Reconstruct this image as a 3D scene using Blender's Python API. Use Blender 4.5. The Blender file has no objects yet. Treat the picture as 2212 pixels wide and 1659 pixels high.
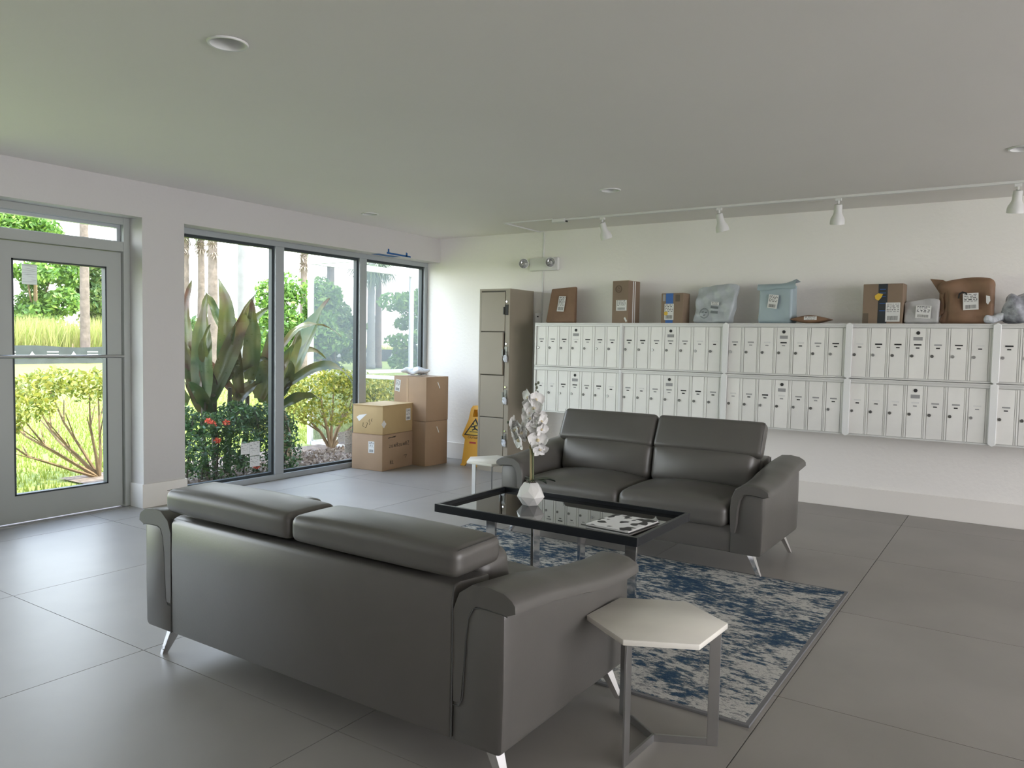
import bpy, bmesh, math, random
import numpy as np
from mathutils import Vector, Matrix
R_ = math.radians
C = bpy.context.scene.collection
SC = bpy.context.scene

# ------------------------------------------------------------------ camera
cam_d = bpy.data.cameras.new('camera'); cam = bpy.data.objects.new('camera', cam_d); C.objects.link(cam)
cam_d.sensor_fit = 'HORIZONTAL'; cam_d.sensor_width = 36.0; cam_d.lens = 1667.6 / 2212 * 36
cam_d.clip_end = 400
YAW, PIT, ROL = 0.58674, -0.05407, 0.01906
_f = Vector((-math.sin(YAW)*math.cos(PIT), math.cos(YAW)*math.cos(PIT), math.sin(PIT)))
_r = Vector((math.cos(YAW), math.sin(YAW), 0)); _u = _r.cross(_f)
_r2 = math.cos(ROL)*_r + math.sin(ROL)*_u; _u2 = -math.sin(ROL)*_r + math.cos(ROL)*_u
m = Matrix((_r2, _u2, -_f)).transposed().to_4x4(); m.translation = Vector((5.9038, -7.2739, 1.4))
cam.matrix_world = m
SC.camera = cam

# ------------------------------------------------------------------ world, sun, exposure
SKY = 5.0
w = bpy.data.worlds.new('world'); SC.world = w; w.use_nodes = True
nt = w.node_tree; bg = nt.nodes['Background']
tc = nt.nodes.new('ShaderNodeTexCoord'); sx = nt.nodes.new('ShaderNodeSeparateXYZ'); cr = nt.nodes.new('ShaderNodeValToRGB')
nt.links.new(tc.outputs['Generated'], sx.inputs[0]); nt.links.new(sx.outputs['Z'], cr.inputs[0])
cr.color_ramp.elements[0].color = (1.0, 0.97, 0.96, 1); cr.color_ramp.elements[0].position = 0.0
cr.color_ramp.elements[1].color = (0.62, 0.72, 1, 1); cr.color_ramp.elements[1].position = 0.8
nt.links.new(cr.outputs[0], bg.inputs['Color']); bg.inputs['Strength'].default_value = SKY
sd = bpy.data.lights.new('sun', 'SUN'); sun = bpy.data.objects.new('sun', sd); C.objects.link(sun)
sd.energy = 6.5; sd.angle = R_(1.0); sd.color = (1, 0.90, 0.74)
sun.rotation_euler = Vector((-0.42, -0.18, -0.9)).to_track_quat('-Z', 'Y').to_euler()
def portal(name, loc, rot, sx, sy):
    l = bpy.data.lights.new(name, 'AREA'); l.shape = 'RECTANGLE'; l.size = sx; l.size_y = sy
    o = bpy.data.objects.new(name, l); C.objects.link(o); o.location = loc; o.rotation_euler = rot
    l.cycles.is_portal = True
portal('daylight_portal', (-0.30, -1.68, 1.15), (0, R_(-90), 0), 2.4, 3.4)
portal('daylight_portal', (-0.30, -4.3, 1.15), (0, R_(-90), 0), 2.4, 1.2)
portal('daylight_portal', (-0.30, -6.55, 1.17), (0, R_(-90), 0), 2.33, 2.8)
portal('daylight_portal', (12.10, -5.2, 1.35), (0, R_(90), 0), 2.2, 8.0)
vs = SC.view_settings
vs.view_transform = 'Standard'; vs.look = 'None'; vs.exposure = 0.86; vs.gamma = 1.0; vs.use_curve_mapping = False

# ------------------------------------------------------------------ materials
MATS = {}
def mat(name, col=(.5,.5,.5), rough=.5, metal=0.0, spec=.5, noise=None, bump=None, coat=0.0, rnd=0.0):
    """noise=(scale, amount, detail); bump=(scale, strength); rnd = value jitter per object"""
    if name in MATS: return MATS[name]
    mt = bpy.data.materials.new(name); mt.use_nodes = True; t = mt.node_tree; b = t.nodes['Principled BSDF']
    b.inputs['Base Color'].default_value = (*col, 1); b.inputs['Roughness'].default_value = rough
    b.inputs['Metallic'].default_value = metal; b.inputs['Specular IOR Level'].default_value = spec
    b.inputs['Coat Weight'].default_value = coat
    co = None
    if noise or bump: co = t.nodes.new('ShaderNodeTexCoord')
    last = None
    if noise:
        n = t.nodes.new('ShaderNodeTexNoise'); n.inputs['Scale'].default_value = noise[0]; n.inputs['Detail'].default_value = noise[2] if len(noise) > 2 else 4
        t.links.new(co.outputs['Object'], n.inputs['Vector'])
        r = t.nodes.new('ShaderNodeValToRGB'); a = noise[1]
        r.color_ramp.elements[0].position = .3; r.color_ramp.elements[1].position = .7
        r.color_ramp.elements[0].color = (*[c*(1-a) for c in col], 1); r.color_ramp.elements[1].color = (*[min(1, c*(1+a)) for c in col], 1)
        t.links.new(n.outputs['Fac'], r.inputs[0]); last = r.outputs[0]
    if rnd:
        oi = t.nodes.new('ShaderNodeObjectInfo'); mr = t.nodes.new('ShaderNodeMapRange')
        mr.inputs['To Min'].default_value = 1-rnd; mr.inputs['To Max'].default_value = 1+rnd
        t.links.new(oi.outputs['Random'], mr.inputs['Value'])
        hv = t.nodes.new('ShaderNodeHueSaturation'); hv.inputs['Color'].default_value = (*col, 1)
        if last: t.links.new(last, hv.inputs['Color'])
        t.links.new(mr.outputs[0], hv.inputs['Value']); last = hv.outputs[0]
    if last: t.links.new(last, b.inputs['Base Color'])
    if bump:
        n = t.nodes.new('ShaderNodeTexNoise'); n.inputs['Scale'].default_value = bump[0]; n.inputs['Detail'].default_value = 4
        t.links.new(co.outputs['Object'], n.inputs['Vector'])
        bp = t.nodes.new('ShaderNodeBump'); bp.inputs['Strength'].default_value = bump[1]; bp.inputs['Distance'].default_value = bump[2] if len(bump) > 2 else .01
        t.links.new(n.outputs['Fac'], bp.inputs['Height']); t.links.new(bp.outputs[0], b.inputs['Normal'])
    MATS[name] = mt; return mt

def leafmat(name, cols, trans=.35, rough=.45, scale=3.0, per_island=True):
    mt = bpy.data.materials.new(name); mt.use_nodes = True; t = mt.node_tree; b = t.nodes['Principled BSDF']
    g = t.nodes.new('ShaderNodeNewGeometry'); r = t.nodes.new('ShaderNodeValToRGB')
    el = r.color_ramp.elements
    while len(el) < len(cols): el.new(.5)
    for i, c in enumerate(cols): el[i].position = i/(len(cols)-1); el[i].color = (*c, 1)
    if per_island: t.links.new(g.outputs['Random Per Island'], r.inputs[0])
    else:
        tcn = t.nodes.new('ShaderNodeTexCoord'); n = t.nodes.new('ShaderNodeTexNoise'); n.inputs['Scale'].default_value = scale
        oi = t.nodes.new('ShaderNodeObjectInfo'); ad = t.nodes.new('ShaderNodeMath'); ad.operation = 'MULTIPLY_ADD'
        n.noise_dimensions = '4D'
        t.links.new(tcn.outputs['Object'], n.inputs['Vector'])
        mlt = t.nodes.new('ShaderNodeMath'); mlt.operation = 'MULTIPLY'; mlt.inputs[1].default_value = 50
        t.links.new(oi.outputs['Random'], mlt.inputs[0]); t.links.new(mlt.outputs[0], n.inputs['W'])
        ad.inputs[1].default_value = 1.7; ad.inputs[2].default_value = -.35
        t.links.new(n.outputs['Fac'], ad.inputs[0]); t.links.new(ad.outputs[0], r.inputs[0])
    t.links.new(r.outputs[0], b.inputs['Base Color']); b.inputs['Roughness'].default_value = rough
    tr = t.nodes.new('ShaderNodeBsdfTranslucent'); t.links.new(r.outputs[0], tr.inputs['Color'])
    mx = t.nodes.new('ShaderNodeMixShader'); mx.inputs[0].default_value = trans
    t.links.new(b.outputs[0], mx.inputs[1]); t.links.new(tr.outputs[0], mx.inputs[2])
    t.links.new(mx.outputs[0], t.nodes['Material Output'].inputs['Surface'])
    MATS[name] = mt; return mt

def glassmat(name, tint, gloss_rough=.0, veil=.0):
    mt = bpy.data.materials.new(name); mt.use_nodes = True; t = mt.node_tree; t.nodes.remove(t.nodes['Principled BSDF'])
    tr = t.nodes.new('ShaderNodeBsdfTransparent'); tr.inputs[0].default_value = (*tint, 1)
    gl = t.nodes.new('ShaderNodeBsdfGlossy'); gl.inputs['Roughness'].default_value = gloss_rough
    fr = t.nodes.new('ShaderNodeFresnel'); fr.inputs[0].default_value = 1.45
    ge = t.nodes.new('ShaderNodeNewGeometry'); sb = t.nodes.new('ShaderNodeMath'); sb.operation = 'SUBTRACT'; sb.inputs[0].default_value = 1; t.links.new(ge.outputs['Backfacing'], sb.inputs[1])
    mu = t.nodes.new('ShaderNodeMath'); mu.operation = 'MULTIPLY'; t.links.new(fr.outputs[0], mu.inputs[0]); t.links.new(sb.outputs[0], mu.inputs[1])
    mx = t.nodes.new('ShaderNodeMixShader'); t.links.new(mu.outputs[0], mx.inputs[0])   # only the near face of a pane reflects
    t.links.new(tr.outputs[0], mx.inputs[1]); t.links.new(gl.outputs[0], mx.inputs[2])
    out = mx
    if veil:                                        # pale translucent mix imitating glare haze over the view
        tl = t.nodes.new('ShaderNodeBsdfTranslucent'); tl.inputs[0].default_value = (.9, .93, .95, 1)
        m2 = t.nodes.new('ShaderNodeMixShader'); m2.inputs[0].default_value = veil
        t.links.new(mx.outputs[0], m2.inputs[1]); t.links.new(tl.outputs[0], m2.inputs[2]); out = m2
    t.links.new(out.outputs[0], t.nodes['Material Output'].inputs['Surface'])
    MATS[name] = mt; return mt

def printmat(name, paper, ink, scale=6.0, thresh=.5, sy=10.0, freq=1.0, thin=0.0):
    """paper with rows of blurred print, in Generated coordinates"""
    mt = bpy.data.materials.new(name); mt.use_nodes = True; t = mt.node_tree; b = t.nodes['Principled BSDF']
    tcn = t.nodes.new('ShaderNodeTexCoord'); mp = t.nodes.new('ShaderNodeMapping'); mp.inputs['Scale'].default_value = (scale, scale, sy)
    n = t.nodes.new('ShaderNodeTexNoise'); n.inputs['Scale'].default_value = freq; n.inputs['Detail'].default_value = 1
    t.links.new(tcn.outputs['Generated'], mp.inputs[0]); t.links.new(mp.outputs[0], n.inputs['Vector'])
    r = t.nodes.new('ShaderNodeValToRGB'); r.color_ramp.interpolation = 'LINEAR'
    r.color_ramp.elements[0].position = thresh; r.color_ramp.elements[0].color = (*paper, 1)
    r.color_ramp.elements[1].position = thresh+.03; r.color_ramp.elements[1].color = (*ink, 1)
    t.links.new(n.outputs['Fac'], r.inputs[0]); t.links.new(r.outputs[0], b.inputs['Base Color']); b.inputs['Roughness'].default_value = .6
    tl = t.nodes.new('ShaderNodeBsdfTranslucent'); t.links.new(r.outputs[0], tl.inputs['Color']); mx = t.nodes.new('ShaderNodeMixShader'); mx.inputs[0].default_value = thin
    t.links.new(b.outputs[0], mx.inputs[1]); t.links.new(tl.outputs[0], mx.inputs[2]); t.links.new(mx.outputs[0], t.nodes['Material Output'].inputs['Surface'])   # thin paper lets light through
    MATS[name] = mt; return mt

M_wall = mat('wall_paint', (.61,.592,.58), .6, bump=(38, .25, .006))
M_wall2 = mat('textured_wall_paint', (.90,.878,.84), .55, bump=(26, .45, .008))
M_ceil = mat('ceiling_paint', (.82,.79,.755), .8, noise=(.6, .02))
M_base = mat('baseboard_paint', (.84,.81,.76), .35)
M_tile = mat('porcelain_tile', (.27,.252,.226), .42, spec=.85, noise=(1.6, .10, 6), rnd=.03, bump=(3.0,.02))
M_grout = mat('grout', (.16,.15,.145), .8)
M_alu = mat('grey_aluminium', (.42,.45,.47), .4, .35)
M_aludark = mat('dark_gasket', (.03,.04,.045), .5)
M_door = mat('door_paint', (.40,.42,.40), .45)
M_chrome = mat('chrome', (.82,.82,.84), .07, 1.0)
M_steel = mat('brushed_steel', (.48,.48,.48), .3, 1.0)
M_leather = mat('grey_leather', (.098,.092,.083), .38, spec=.6, noise=(5,.05), bump=(160,.10,.002))
M_seam = mat('leather_seam', (.05,.05,.047), .6)
M_black = mat('black_lacquer', (.014,.016,.019), .3)
M_bglass = mat('black_glass', (.012,.012,.013), .015, spec=.7)
M_card = mat('cardboard', (.38,.26,.165), .75, noise=(3,.08), bump=(60,.05,.002))
M_card2 = mat('pale_cardboard', (.47,.34,.17), .75, noise=(3,.07))
M_card3 = mat('brown_cardboard', (.25,.18,.125), .75, noise=(4,.08))
M_kraft = mat('kraft_paper', (.23,.135,.08), .6, noise=(7,.12), bump=(14,.35,.01))
M_tape = mat('clear_packing_tape', (.46,.33,.22), .25)
M_white = mat('white_plastic', (.75,.75,.73), .4)
M_whitem = mat('white_enamel', (.80,.81,.80), .38)
M_mail = mat('mailbox_aluminium', (.84,.835,.80), .36, .05, noise=(3.0,.06), rnd=.05)
M_mailf = mat('mailbox_frame', (.70,.70,.68), .38, .15)
M_dark = mat('dark_slot', (.02,.02,.02), .6)
M_greyslot = mat('grey_slot', (.33,.33,.33), .5)
M_lock = mat('lock_metal', (.18,.18,.17), .35, .7)
M_beige = mat('beige_enamel', (.31,.27,.21), .45, noise=(2,.04))
M_beiged = mat('beige_enamel_shaded', (.10,.09,.07), .6)
M_yellow = mat('yellow_plastic', (.80,.40,.02), .4)
M_signyel = mat('sign_yellow', (.72,.47,.05), .5)
M_ink = mat('black_ink', (.015,.015,.012), .6)
M_red = mat('red_print', (.45,.04,.02), .5)
M_blue = mat('blue_tape', (.012,.10,.30), .6)
M_bluet = mat('blue_parcel_tape', (.03,.13,.42), .5)
M_navy = mat('dark_parcel_tape', (.03,.035,.04), .4)
M_silver = mat('silver_poly', (.46,.50,.52), .28, noise=(6,.06), bump=(11,.6,.02))
M_bluegrey = mat('bluegrey_poly', (.36,.45,.49), .35, noise=(4,.05), bump=(7,.4,.015))
M_plastic = mat('clear_plastic_bag', (.62,.65,.70), .2, noise=(20,.25), bump=(22,.8,.02))
M_plasticd = mat('grey_plastic_bag', (.33,.34,.38), .25, noise=(16,.5), bump=(18,.8,.02))
M_marble = mat('white_marble', (.84,.81,.73), .25, noise=(6,.05,8))
M_pot = mat('white_ceramic', (.80,.79,.76), .3)
M_petal = mat('orchid_petal', (.82,.81,.79), .6)
M_lip = mat('orchid_lip', (.70,.60,.40), .6)
M_stemg = mat('orchid_stem', (.12,.14,.06), .5)
M_stake = mat('bamboo_stake', (.36,.30,.15), .5)
M_oleaf = mat('orchid_leaf', (.02,.035,.02), .35)
M_bud = mat('orchid_bud', (.10,.11,.07), .5)
M_paper = mat('label_paper', (.74,.74,.72), .6); M_print = mat('grey_print_ink', (.10,.10,.10), .6)
M_label = printmat('shipping_label', (.82,.82,.80), (.12,.12,.12), 5, .55, 14, 1.2)
M_bar = printmat('barcode_label', (.80,.80,.78), (.08,.08,.08), 9, .5, 5, 1.6)
M_notice = printmat('notice_paper', (.72,.73,.71), (.52,.52,.52), 1.0, .55, 22, 1.0, .35)
M_stick = printmat('window_sticker', (.80,.80,.78), (.35,.35,.35), 3, .6, 16, 1.0, .2)
M_cover = printmat('magazine_cover', (.80,.80,.79), (.03,.03,.03), 3.2, .53, 1, 1.3)
M_page = mat('page_edges', (.62,.61,.58), .7)
M_bulb = mat('lamp_glass', (.72,.73,.73), .06, .95)
M_wfr = mat('white_screen_frame', (.58,.59,.59), .45)
M_bark = mat('palm_bark', (.15,.115,.095), .9, noise=(4,.25), bump=(6,.6,.05))
M_bark2 = mat('grey_palm_bark', (.20,.19,.185), .9, noise=(3,.12), bump=(6,.4,.04))
M_twig = mat('twig', (.24,.165,.095), .9, noise=(9,.2))
M_twigd = mat('dark_twig', (.07,.06,.045), .9)
M_mulch = mat('mulch', (.16,.12,.095), .95, noise=(14,.45,8), bump=(25,1.0,.03))
M_lawn = mat('lawn', (.17,.21,.035), .9, noise=(.8,.22,8), bump=(20,.8,.04))
M_field = mat('dry_field', (.42,.42,.14), .95, noise=(.3,.25,6))
M_fence = mat('black_geotextile', (.035,.042,.042), .7, noise=(2,.2))
M_ext = mat('stucco', (.66,.64,.58), .8)
M_farw = mat('far_wall', (.25,.42,.45), .8)
M_roof = mat('roof_tiles', (.20,.24,.25), .8)
M_blade = leafmat('grass_blades', [(.13,.18,.025),(.22,.27,.045),(.32,.34,.08)], .4)
M_tall = leafmat('tall_grass', [(.24,.30,.06),(.37,.38,.11),(.48,.44,.18)], .45)
M_fol = leafmat('tree_leaves', [(.07,.15,.03),(.13,.26,.05),(.26,.40,.07)], .35)
M_fold = leafmat('dark_tree_leaves', [(.04,.09,.025),(.09,.17,.04),(.22,.26,.09)], .3)
M_yel = leafmat('yellow_hedge_leaves', [(.10,.15,.02),(.24,.26,.035),(.40,.36,.06)], .4)
M_hedge = leafmat('dark_hedge_leaves', [(.02,.055,.02),(.04,.10,.03),(.09,.17,.04)], .25)
M_flower = mat('ixora_flowers', (.70,.10,.05), .6)
M_frond = leafmat('palm_fronds', [(.06,.11,.04),(.12,.18,.06),(.20,.22,.10)], .3)
M_deadf = leafmat('dead_fronds', [(.16,.12,.10),(.26,.20,.16),(.34,.28,.22)], .2)
M_ti = leafmat('broad_leaves', [(.016,.038,.013),(.033,.06,.02),(.085,.09,.028),(.065,.035,.022),(.15,.05,.025)], .28, .26, 2.6, False)
M_glass = glassmat('window_glass', (.92,.96,.955), .0, .0)

# screen mesh: woven insect screen, part open
mt = bpy.data.materials.new('insect_screen'); mt.use_nodes = True; t = mt.node_tree; b = t.nodes['Principled BSDF']
b.inputs['Base Color'].default_value = (.05,.065,.08,1); b.inputs['Roughness'].default_value = .7
tr = t.nodes.new('ShaderNodeBsdfTransparent'); mx = t.nodes.new('ShaderNodeMixShader'); mx.inputs[0].default_value = .45
t.links.new(tr.outputs[0], mx.inputs[1]); t.links.new(b.outputs[0], mx.inputs[2]); t.links.new(mx.outputs[0], t.nodes['Material Output'].inputs['Surface'])
M_screen = mt

# rug pile: worn blue / grey / cream abstract pattern
mt = bpy.data.materials.new('rug_pile'); mt.use_nodes = True; t = mt.node_tree; b = t.nodes['Principled BSDF']
tcn = t.nodes.new('ShaderNodeTexCoord')
mp = t.nodes.new('ShaderNodeMapping'); mp.inputs['Scale'].default_value = (1.0, 1.5, 1)
n1 = t.nodes.new('ShaderNodeTexNoise'); n1.inputs['Scale'].default_value = 1.9; n1.inputs['Detail'].default_value = 12; n1.inputs['Roughness'].default_value = .72; n1.inputs['Distortion'].default_value = .5
n2 = t.nodes.new('ShaderNodeTexNoise'); n2.inputs['Scale'].default_value = 15; n2.inputs['Detail'].default_value = 6; n2.inputs['Roughness'].default_value = .8
mp2 = t.nodes.new('ShaderNodeMapping'); mp2.inputs['Scale'].default_value = (1, 2.0, 1); mp2.inputs['Location'].default_value = (3.1, 1.7, 0)
t.links.new(tcn.outputs['Object'], mp.inputs[0]); t.links.new(mp.outputs[0], n1.inputs['Vector'])
t.links.new(tcn.outputs['Object'], mp2.inputs[0]); t.links.new(mp2.outputs[0], n2.inputs['Vector'])
ma = t.nodes.new('ShaderNodeMath'); ma.operation = 'MULTIPLY_ADD'; ma.inputs[1].default_value = .50; t.links.new(n2.outputs['Fac'], ma.inputs[0])
mb_ = t.nodes.new('ShaderNodeMath'); mb_.operation = 'MULTIPLY'; mb_.inputs[1].default_value = .52; t.links.new(n1.outputs['Fac'], mb_.inputs[0]); t.links.new(mb_.outputs[0], ma.inputs[2])
r = t.nodes.new('ShaderNodeValToRGB'); e = r.color_ramp.elements
stops = [(.38,(.022,.036,.08)), (.44,(.035,.07,.125)), (.478,(.05,.095,.14)), (.496,(.13,.15,.16)), (.515,(.28,.28,.275)), (.54,(.50,.49,.455)), (.575,(.55,.54,.50)), (.61,(.20,.20,.20)), (.66,(.36,.36,.35))]
while len(e) < len(stops): e.new(.5)
for i,(p_,c_) in enumerate(stops): e[i].position = p_; e[i].color = (*c_,1)
t.links.new(ma.outputs[0], r.inputs[0]); t.links.new(r.outputs[0], b.inputs['Base Color']); b.inputs['Roughness'].default_value = .95; b.inputs['Specular IOR Level'].default_value = .1
bp = t.nodes.new('ShaderNodeBump'); bp.inputs['Strength'].default_value = .6; bp.inputs['Distance'].default_value = .006
n3 = t.nodes.new('ShaderNodeTexNoise'); n3.inputs['Scale'].default_value = 180; t.links.new(tcn.outputs['Object'], n3.inputs['Vector'])
t.links.new(n3.outputs['Fac'], bp.inputs['Height']); t.links.new(bp.outputs[0], b.inputs['Normal'])
M_rug = mt
M_rugedge = mat('rug_binding', (.16,.16,.16), .9)

# ------------------------------------------------------------------ mesh helpers
class MB:
    def __init__(s): s.v = []; s.f = []
    def add(s, vs, fs):
        o = len(s.v); s.v += [tuple(q) for q in vs]; s.f += [tuple(i+o for i in f) for f in fs]; return s
    def box(s, x0, x1, y0, y1, z0, z1, M=None):
        vs = [Vector((x,y,z)) for z in (z0,z1) for y in (y0,y1) for x in (x0,x1)]
        if M: vs = [M @ q for q in vs]
        return s.add(vs, [(0,2,3,1),(4,5,7,6),(0,1,5,4),(2,6,7,3),(0,4,6,2),(1,3,7,5)])
    def prism(s, pts, axis, a0, a1, M=None):
        """polygon pts (2D, ccw) extruded along axis 0/1/2"""
        n = len(pts); vs = []
        for a in (a0, a1):
            for q in pts:
                q3 = {0:(a,q[0],q[1]),1:(q[0],a,q[1]),2:(q[0],q[1],a)}[axis]; vs.append(Vector(q3))
        if M: vs = [M @ q for q in vs]
        return s.add(vs, [tuple(range(n-1,-1,-1)), tuple(range(n,2*n))] + [(i,(i+1)%n,n+(i+1)%n,n+i) for i in range(n)])
    def tube(s, path, rad, n=8, caps=True):
        P = [Vector(q) for q in path]; k = len(P); rr = rad if hasattr(rad,'__len__') else [rad]*k; vs = []
        up = Vector((0,0,1)); prev = None
        for i,q in enumerate(P):
            d = (P[min(i+1,k-1)]-P[max(i-1,0)]).normalized()
            if prev is None:
                a = d.cross(up) if abs(d.z) < .95 else d.cross(Vector((1,0,0)))
            else: a = prev - d*prev.dot(d)
            a.normalize(); prev = a; bb = d.cross(a)
            for j in range(n):
                th = 2*math.pi*j/n; vs.append(q + rr[i]*(math.cos(th)*a + math.sin(th)*bb))
        fs = [(i*n+j, i*n+(j+1)%n, (i+1)*n+(j+1)%n, (i+1)*n+j) for i in range(k-1) for j in range(n)]
        if caps: fs += [tuple(range(n-1,-1,-1)), tuple(range((k-1)*n, k*n))]
        return s.add(vs, fs)
    def lathe(s, prof, n=24, M=None, close=True):
        vs = []; k = len(prof)
        for (r,z) in prof:
            for j in range(n): th = 2*math.pi*j/n; vs.append(Vector((r*math.cos(th), r*math.sin(th), z)))
        if M: vs = [M @ q for q in vs]
        fs = [(i*n+j, i*n+(j+1)%n, (i+1)*n+(j+1)%n, (i+1)*n+j) for i in range(k-1) for j in range(n)]
        if close: fs += [tuple(range(n-1,-1,-1)), tuple(range((k-1)*n, k*n))]
        return s.add(vs, fs)
    def loft(s, rings, caps=True):
        n = len(rings[0]); k = len(rings); vs = [q for r in rings for q in r]
        fs = [(i*n+j, i*n+(j+1)%n, (i+1)*n+(j+1)%n, (i+1)*n+j) for i in range(k-1) for j in range(n)]
        if caps: fs += [tuple(range(n-1,-1,-1)), tuple(range((k-1)*n, k*n))]
        return s.add(vs, fs)
    def pillow(s, hx, hy, hz, r, fn=None, M=None, n=7):
        """rounded box, half sizes, rounding r; fn(v) displaces"""
        def ticks(h):
            a = [-h, -h+r*.12, -h+r*.35, -h+r*.65, -h+r]; mid = [(-h+r)+(2*(h-r))*i/n for i in range(1,n)]
            return a + mid + [-q for q in reversed(a)]
        T = [ticks(hx), ticks(hy), ticks(hz)]; H = (hx,hy,hz)
        idx = {}; vs = []; fs = []
        def vid(i,j,k):
            key = (i,j,k)
            if key not in idx:
                q = Vector((T[0][i],T[1][j],T[2][k])); c = Vector([max(-H[a]+r, min(H[a]-r, q[a])) for a in range(3)])
                d = q-c
                if d.length > 1e-9: q = c + d.normalized()*r
                if fn: q = fn(q)
                if M: q = M @ q
                idx[key] = len(vs); vs.append(q)
            return idx[key]
        N = [len(a)-1 for a in T]
        for i in range(N[0]):
            for j in range(N[1]):
                fs.append((vid(i,j,0),vid(i,j+1,0),vid(i+1,j+1,0),vid(i+1,j,0))); fs.append((vid(i,j,N[2]),vid(i+1,j,N[2]),vid(i+1,j+1,N[2]),vid(i,j+1,N[2])))
        for i in range(N[0]):
            for k in range(N[2]):
                fs.append((vid(i,0,k),vid(i+1,0,k),vid(i+1,0,k+1),vid(i,0,k+1))); fs.append((vid(i,N[1],k),vid(i,N[1],k+1),vid(i+1,N[1],k+1),vid(i+1,N[1],k)))
        for j in range(N[1]):
            for k in range(N[2]):
                fs.append((vid(0,j,k),vid(0,j,k+1),vid(0,j+1,k+1),vid(0,j+1,k))); fs.append((vid(N[0],j,k),vid(N[0],j+1,k),vid(N[0],j+1,k+1),vid(N[0],j,k+1)))
        return s.add(vs, fs)
    def build(s, name, material, parent=None, smooth=False, bevel=0.0, segs=2, loc=None, kind=None, label=None):
        me = bpy.data.meshes.new(name); me.from_pydata(s.v, [], s.f); me.materials.append(material)
        if bevel:
            bm = bmesh.new(); bm.from_mesh(me)
            bmesh.ops.bevel(bm, geom=[e for e in bm.edges if len(e.link_faces) == 2 and e.calc_face_angle(0) > .5], offset=bevel, segments=segs, affect='EDGES', profile=.5)
            bm.to_mesh(me); bm.free()
        if smooth:
            me.polygons.foreach_set('use_smooth', [True]*len(me.polygons))
            if bevel or smooth == 'auto':
                me.set_sharp_from_angle(angle=R_(40))
        me.update()
        return link(name, me, parent, loc, kind, label)
def link(name, me, parent=None, loc=None, kind=None, label=None):
    o = bpy.data.objects.new(name, me); C.objects.link(o)
    if parent is not None: o.parent = parent
    if loc is not None: o.location = loc
    if kind: o['kind'] = kind
    if label: o['label'] = label
    return o
def thing(name, label, cat, loc=(0,0,0), rz=0.0, group=None):
    o = bpy.data.objects.new(name, None); C.objects.link(o); o.empty_display_size = .1
    o.location = loc; o.rotation_euler = (0,0,rz); o['label'] = label; o['category'] = cat
    if group: o['group'] = group
    return o
def tag(o, label=None, cat=None, group=None, kind=None):
    if label: o['label'] = label
    if cat: o['category'] = cat
    if group: o['group'] = group
    if kind: o['kind'] = kind
    return o
def copytree(o, parent=None):
    c = o.copy(); C.objects.link(c)
    if parent is not None: c.parent = parent
    for ch in [q for q in o.children]: copytree(ch, c)
    return c
def quadmesh(name, V, n, material, parent=None, kind=None, loc=None):
    """V: (k*n,3) array of separate n-gons"""
    k = len(V)//n; me = bpy.data.meshes.new(name)
    me.vertices.add(len(V)); me.vertices.foreach_set('co', np.asarray(V, dtype=np.float32).ravel())
    me.loops.add(len(V)); me.loops.foreach_set('vertex_index', np.arange(len(V), dtype=np.int32))
    me.polygons.add(k); me.polygons.foreach_set('loop_start', np.arange(0, len(V), n, dtype=np.int32))
    me.update(calc_edges=True); me.validate(); me.materials.append(material)
    return link(name, me, parent, loc, kind)
def textmesh(name, body, size, material, M, parent=None, depth=.0006):
    cu = bpy.data.curves.new(name, 'FONT'); cu.body = body; cu.size = size; cu.extrude = depth; cu.align_x = 'CENTER'; cu.align_y = 'CENTER'
    tmp = bpy.data.objects.new('tmp', cu); C.objects.link(tmp)
    dg = bpy.context.evaluated_depsgraph_get(); dg.update()
    me = bpy.data.meshes.new_from_object(tmp.evaluated_get(dg)); bpy.data.objects.remove(tmp); bpy.data.curves.remove(cu)
    me.transform(M); me.materials.clear(); me.materials.append(material)
    return link(name, me, parent)
def frontM(x, y, z):     # text lying in the xz plane, facing -y
    return Matrix.Translation((x,y,z)) @ Matrix.Rotation(R_(90), 4, 'X')

H = 2.616
# ================================================================== SETTING
fl = MB().box(-.32, 12.2, -10.2, .15, -.12, -.008).build('floor', M_grout, kind='structure')
tag(fl, 'grey large-format tiled floor with thin dark joints', 'floor')
TP = 1.2218; TX = 5.1355; TY = -1.7012; J = .0018
xs = [TX+TP*i for i in range(-6, 7)]; ys = [TY+TP*j for j in range(-8, 3)]
for i in range(len(xs)-1):
    for j in range(len(ys)-1):
        a, b_, c, d = max(xs[i]+J,-.19), min(xs[i+1]-J, 12.0), max(ys[j]+J,-10), min(ys[j+1]-J, 0)
        if b_-a < .02 or d-c < .02: continue
        q = MB().box(a-(a+b_)/2, b_-(a+b_)/2, c-(c+d)/2, d-(c+d)/2, -.0075, 0).build('tile', M_tile, fl, loc=((a+b_)/2,(c+d)/2,0))
ce = MB().box(-.32, 12.2, -10.2, .15, H, H+.25).build('ceiling', M_ceil, kind='structure'); tag(ce, 'plain off-white painted ceiling', 'ceiling')
DL = ((3.09,-5.218),(3.11,-1.722),(5.835,-1.70),(.55,-1.764))
_c = MB()
for x,y in DL: _c.lathe([(.074,H-.05),(.074,H+.13)], 28, Matrix.Translation((x,y,0)))
_cut = _c.build('cutter', M_ceil); _bo = ce.modifiers.new('holes','BOOLEAN'); _bo.object = _cut; _bo.operation = 'DIFFERENCE'; _bo.solver = 'EXACT'
_dg = bpy.context.evaluated_depsgraph_get(); _dg.update(); _me = bpy.data.meshes.new_from_object(ce.evaluated_get(_dg)); ce.modifiers.clear(); ce.data = _me; bpy.data.objects.remove(_cut)
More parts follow.
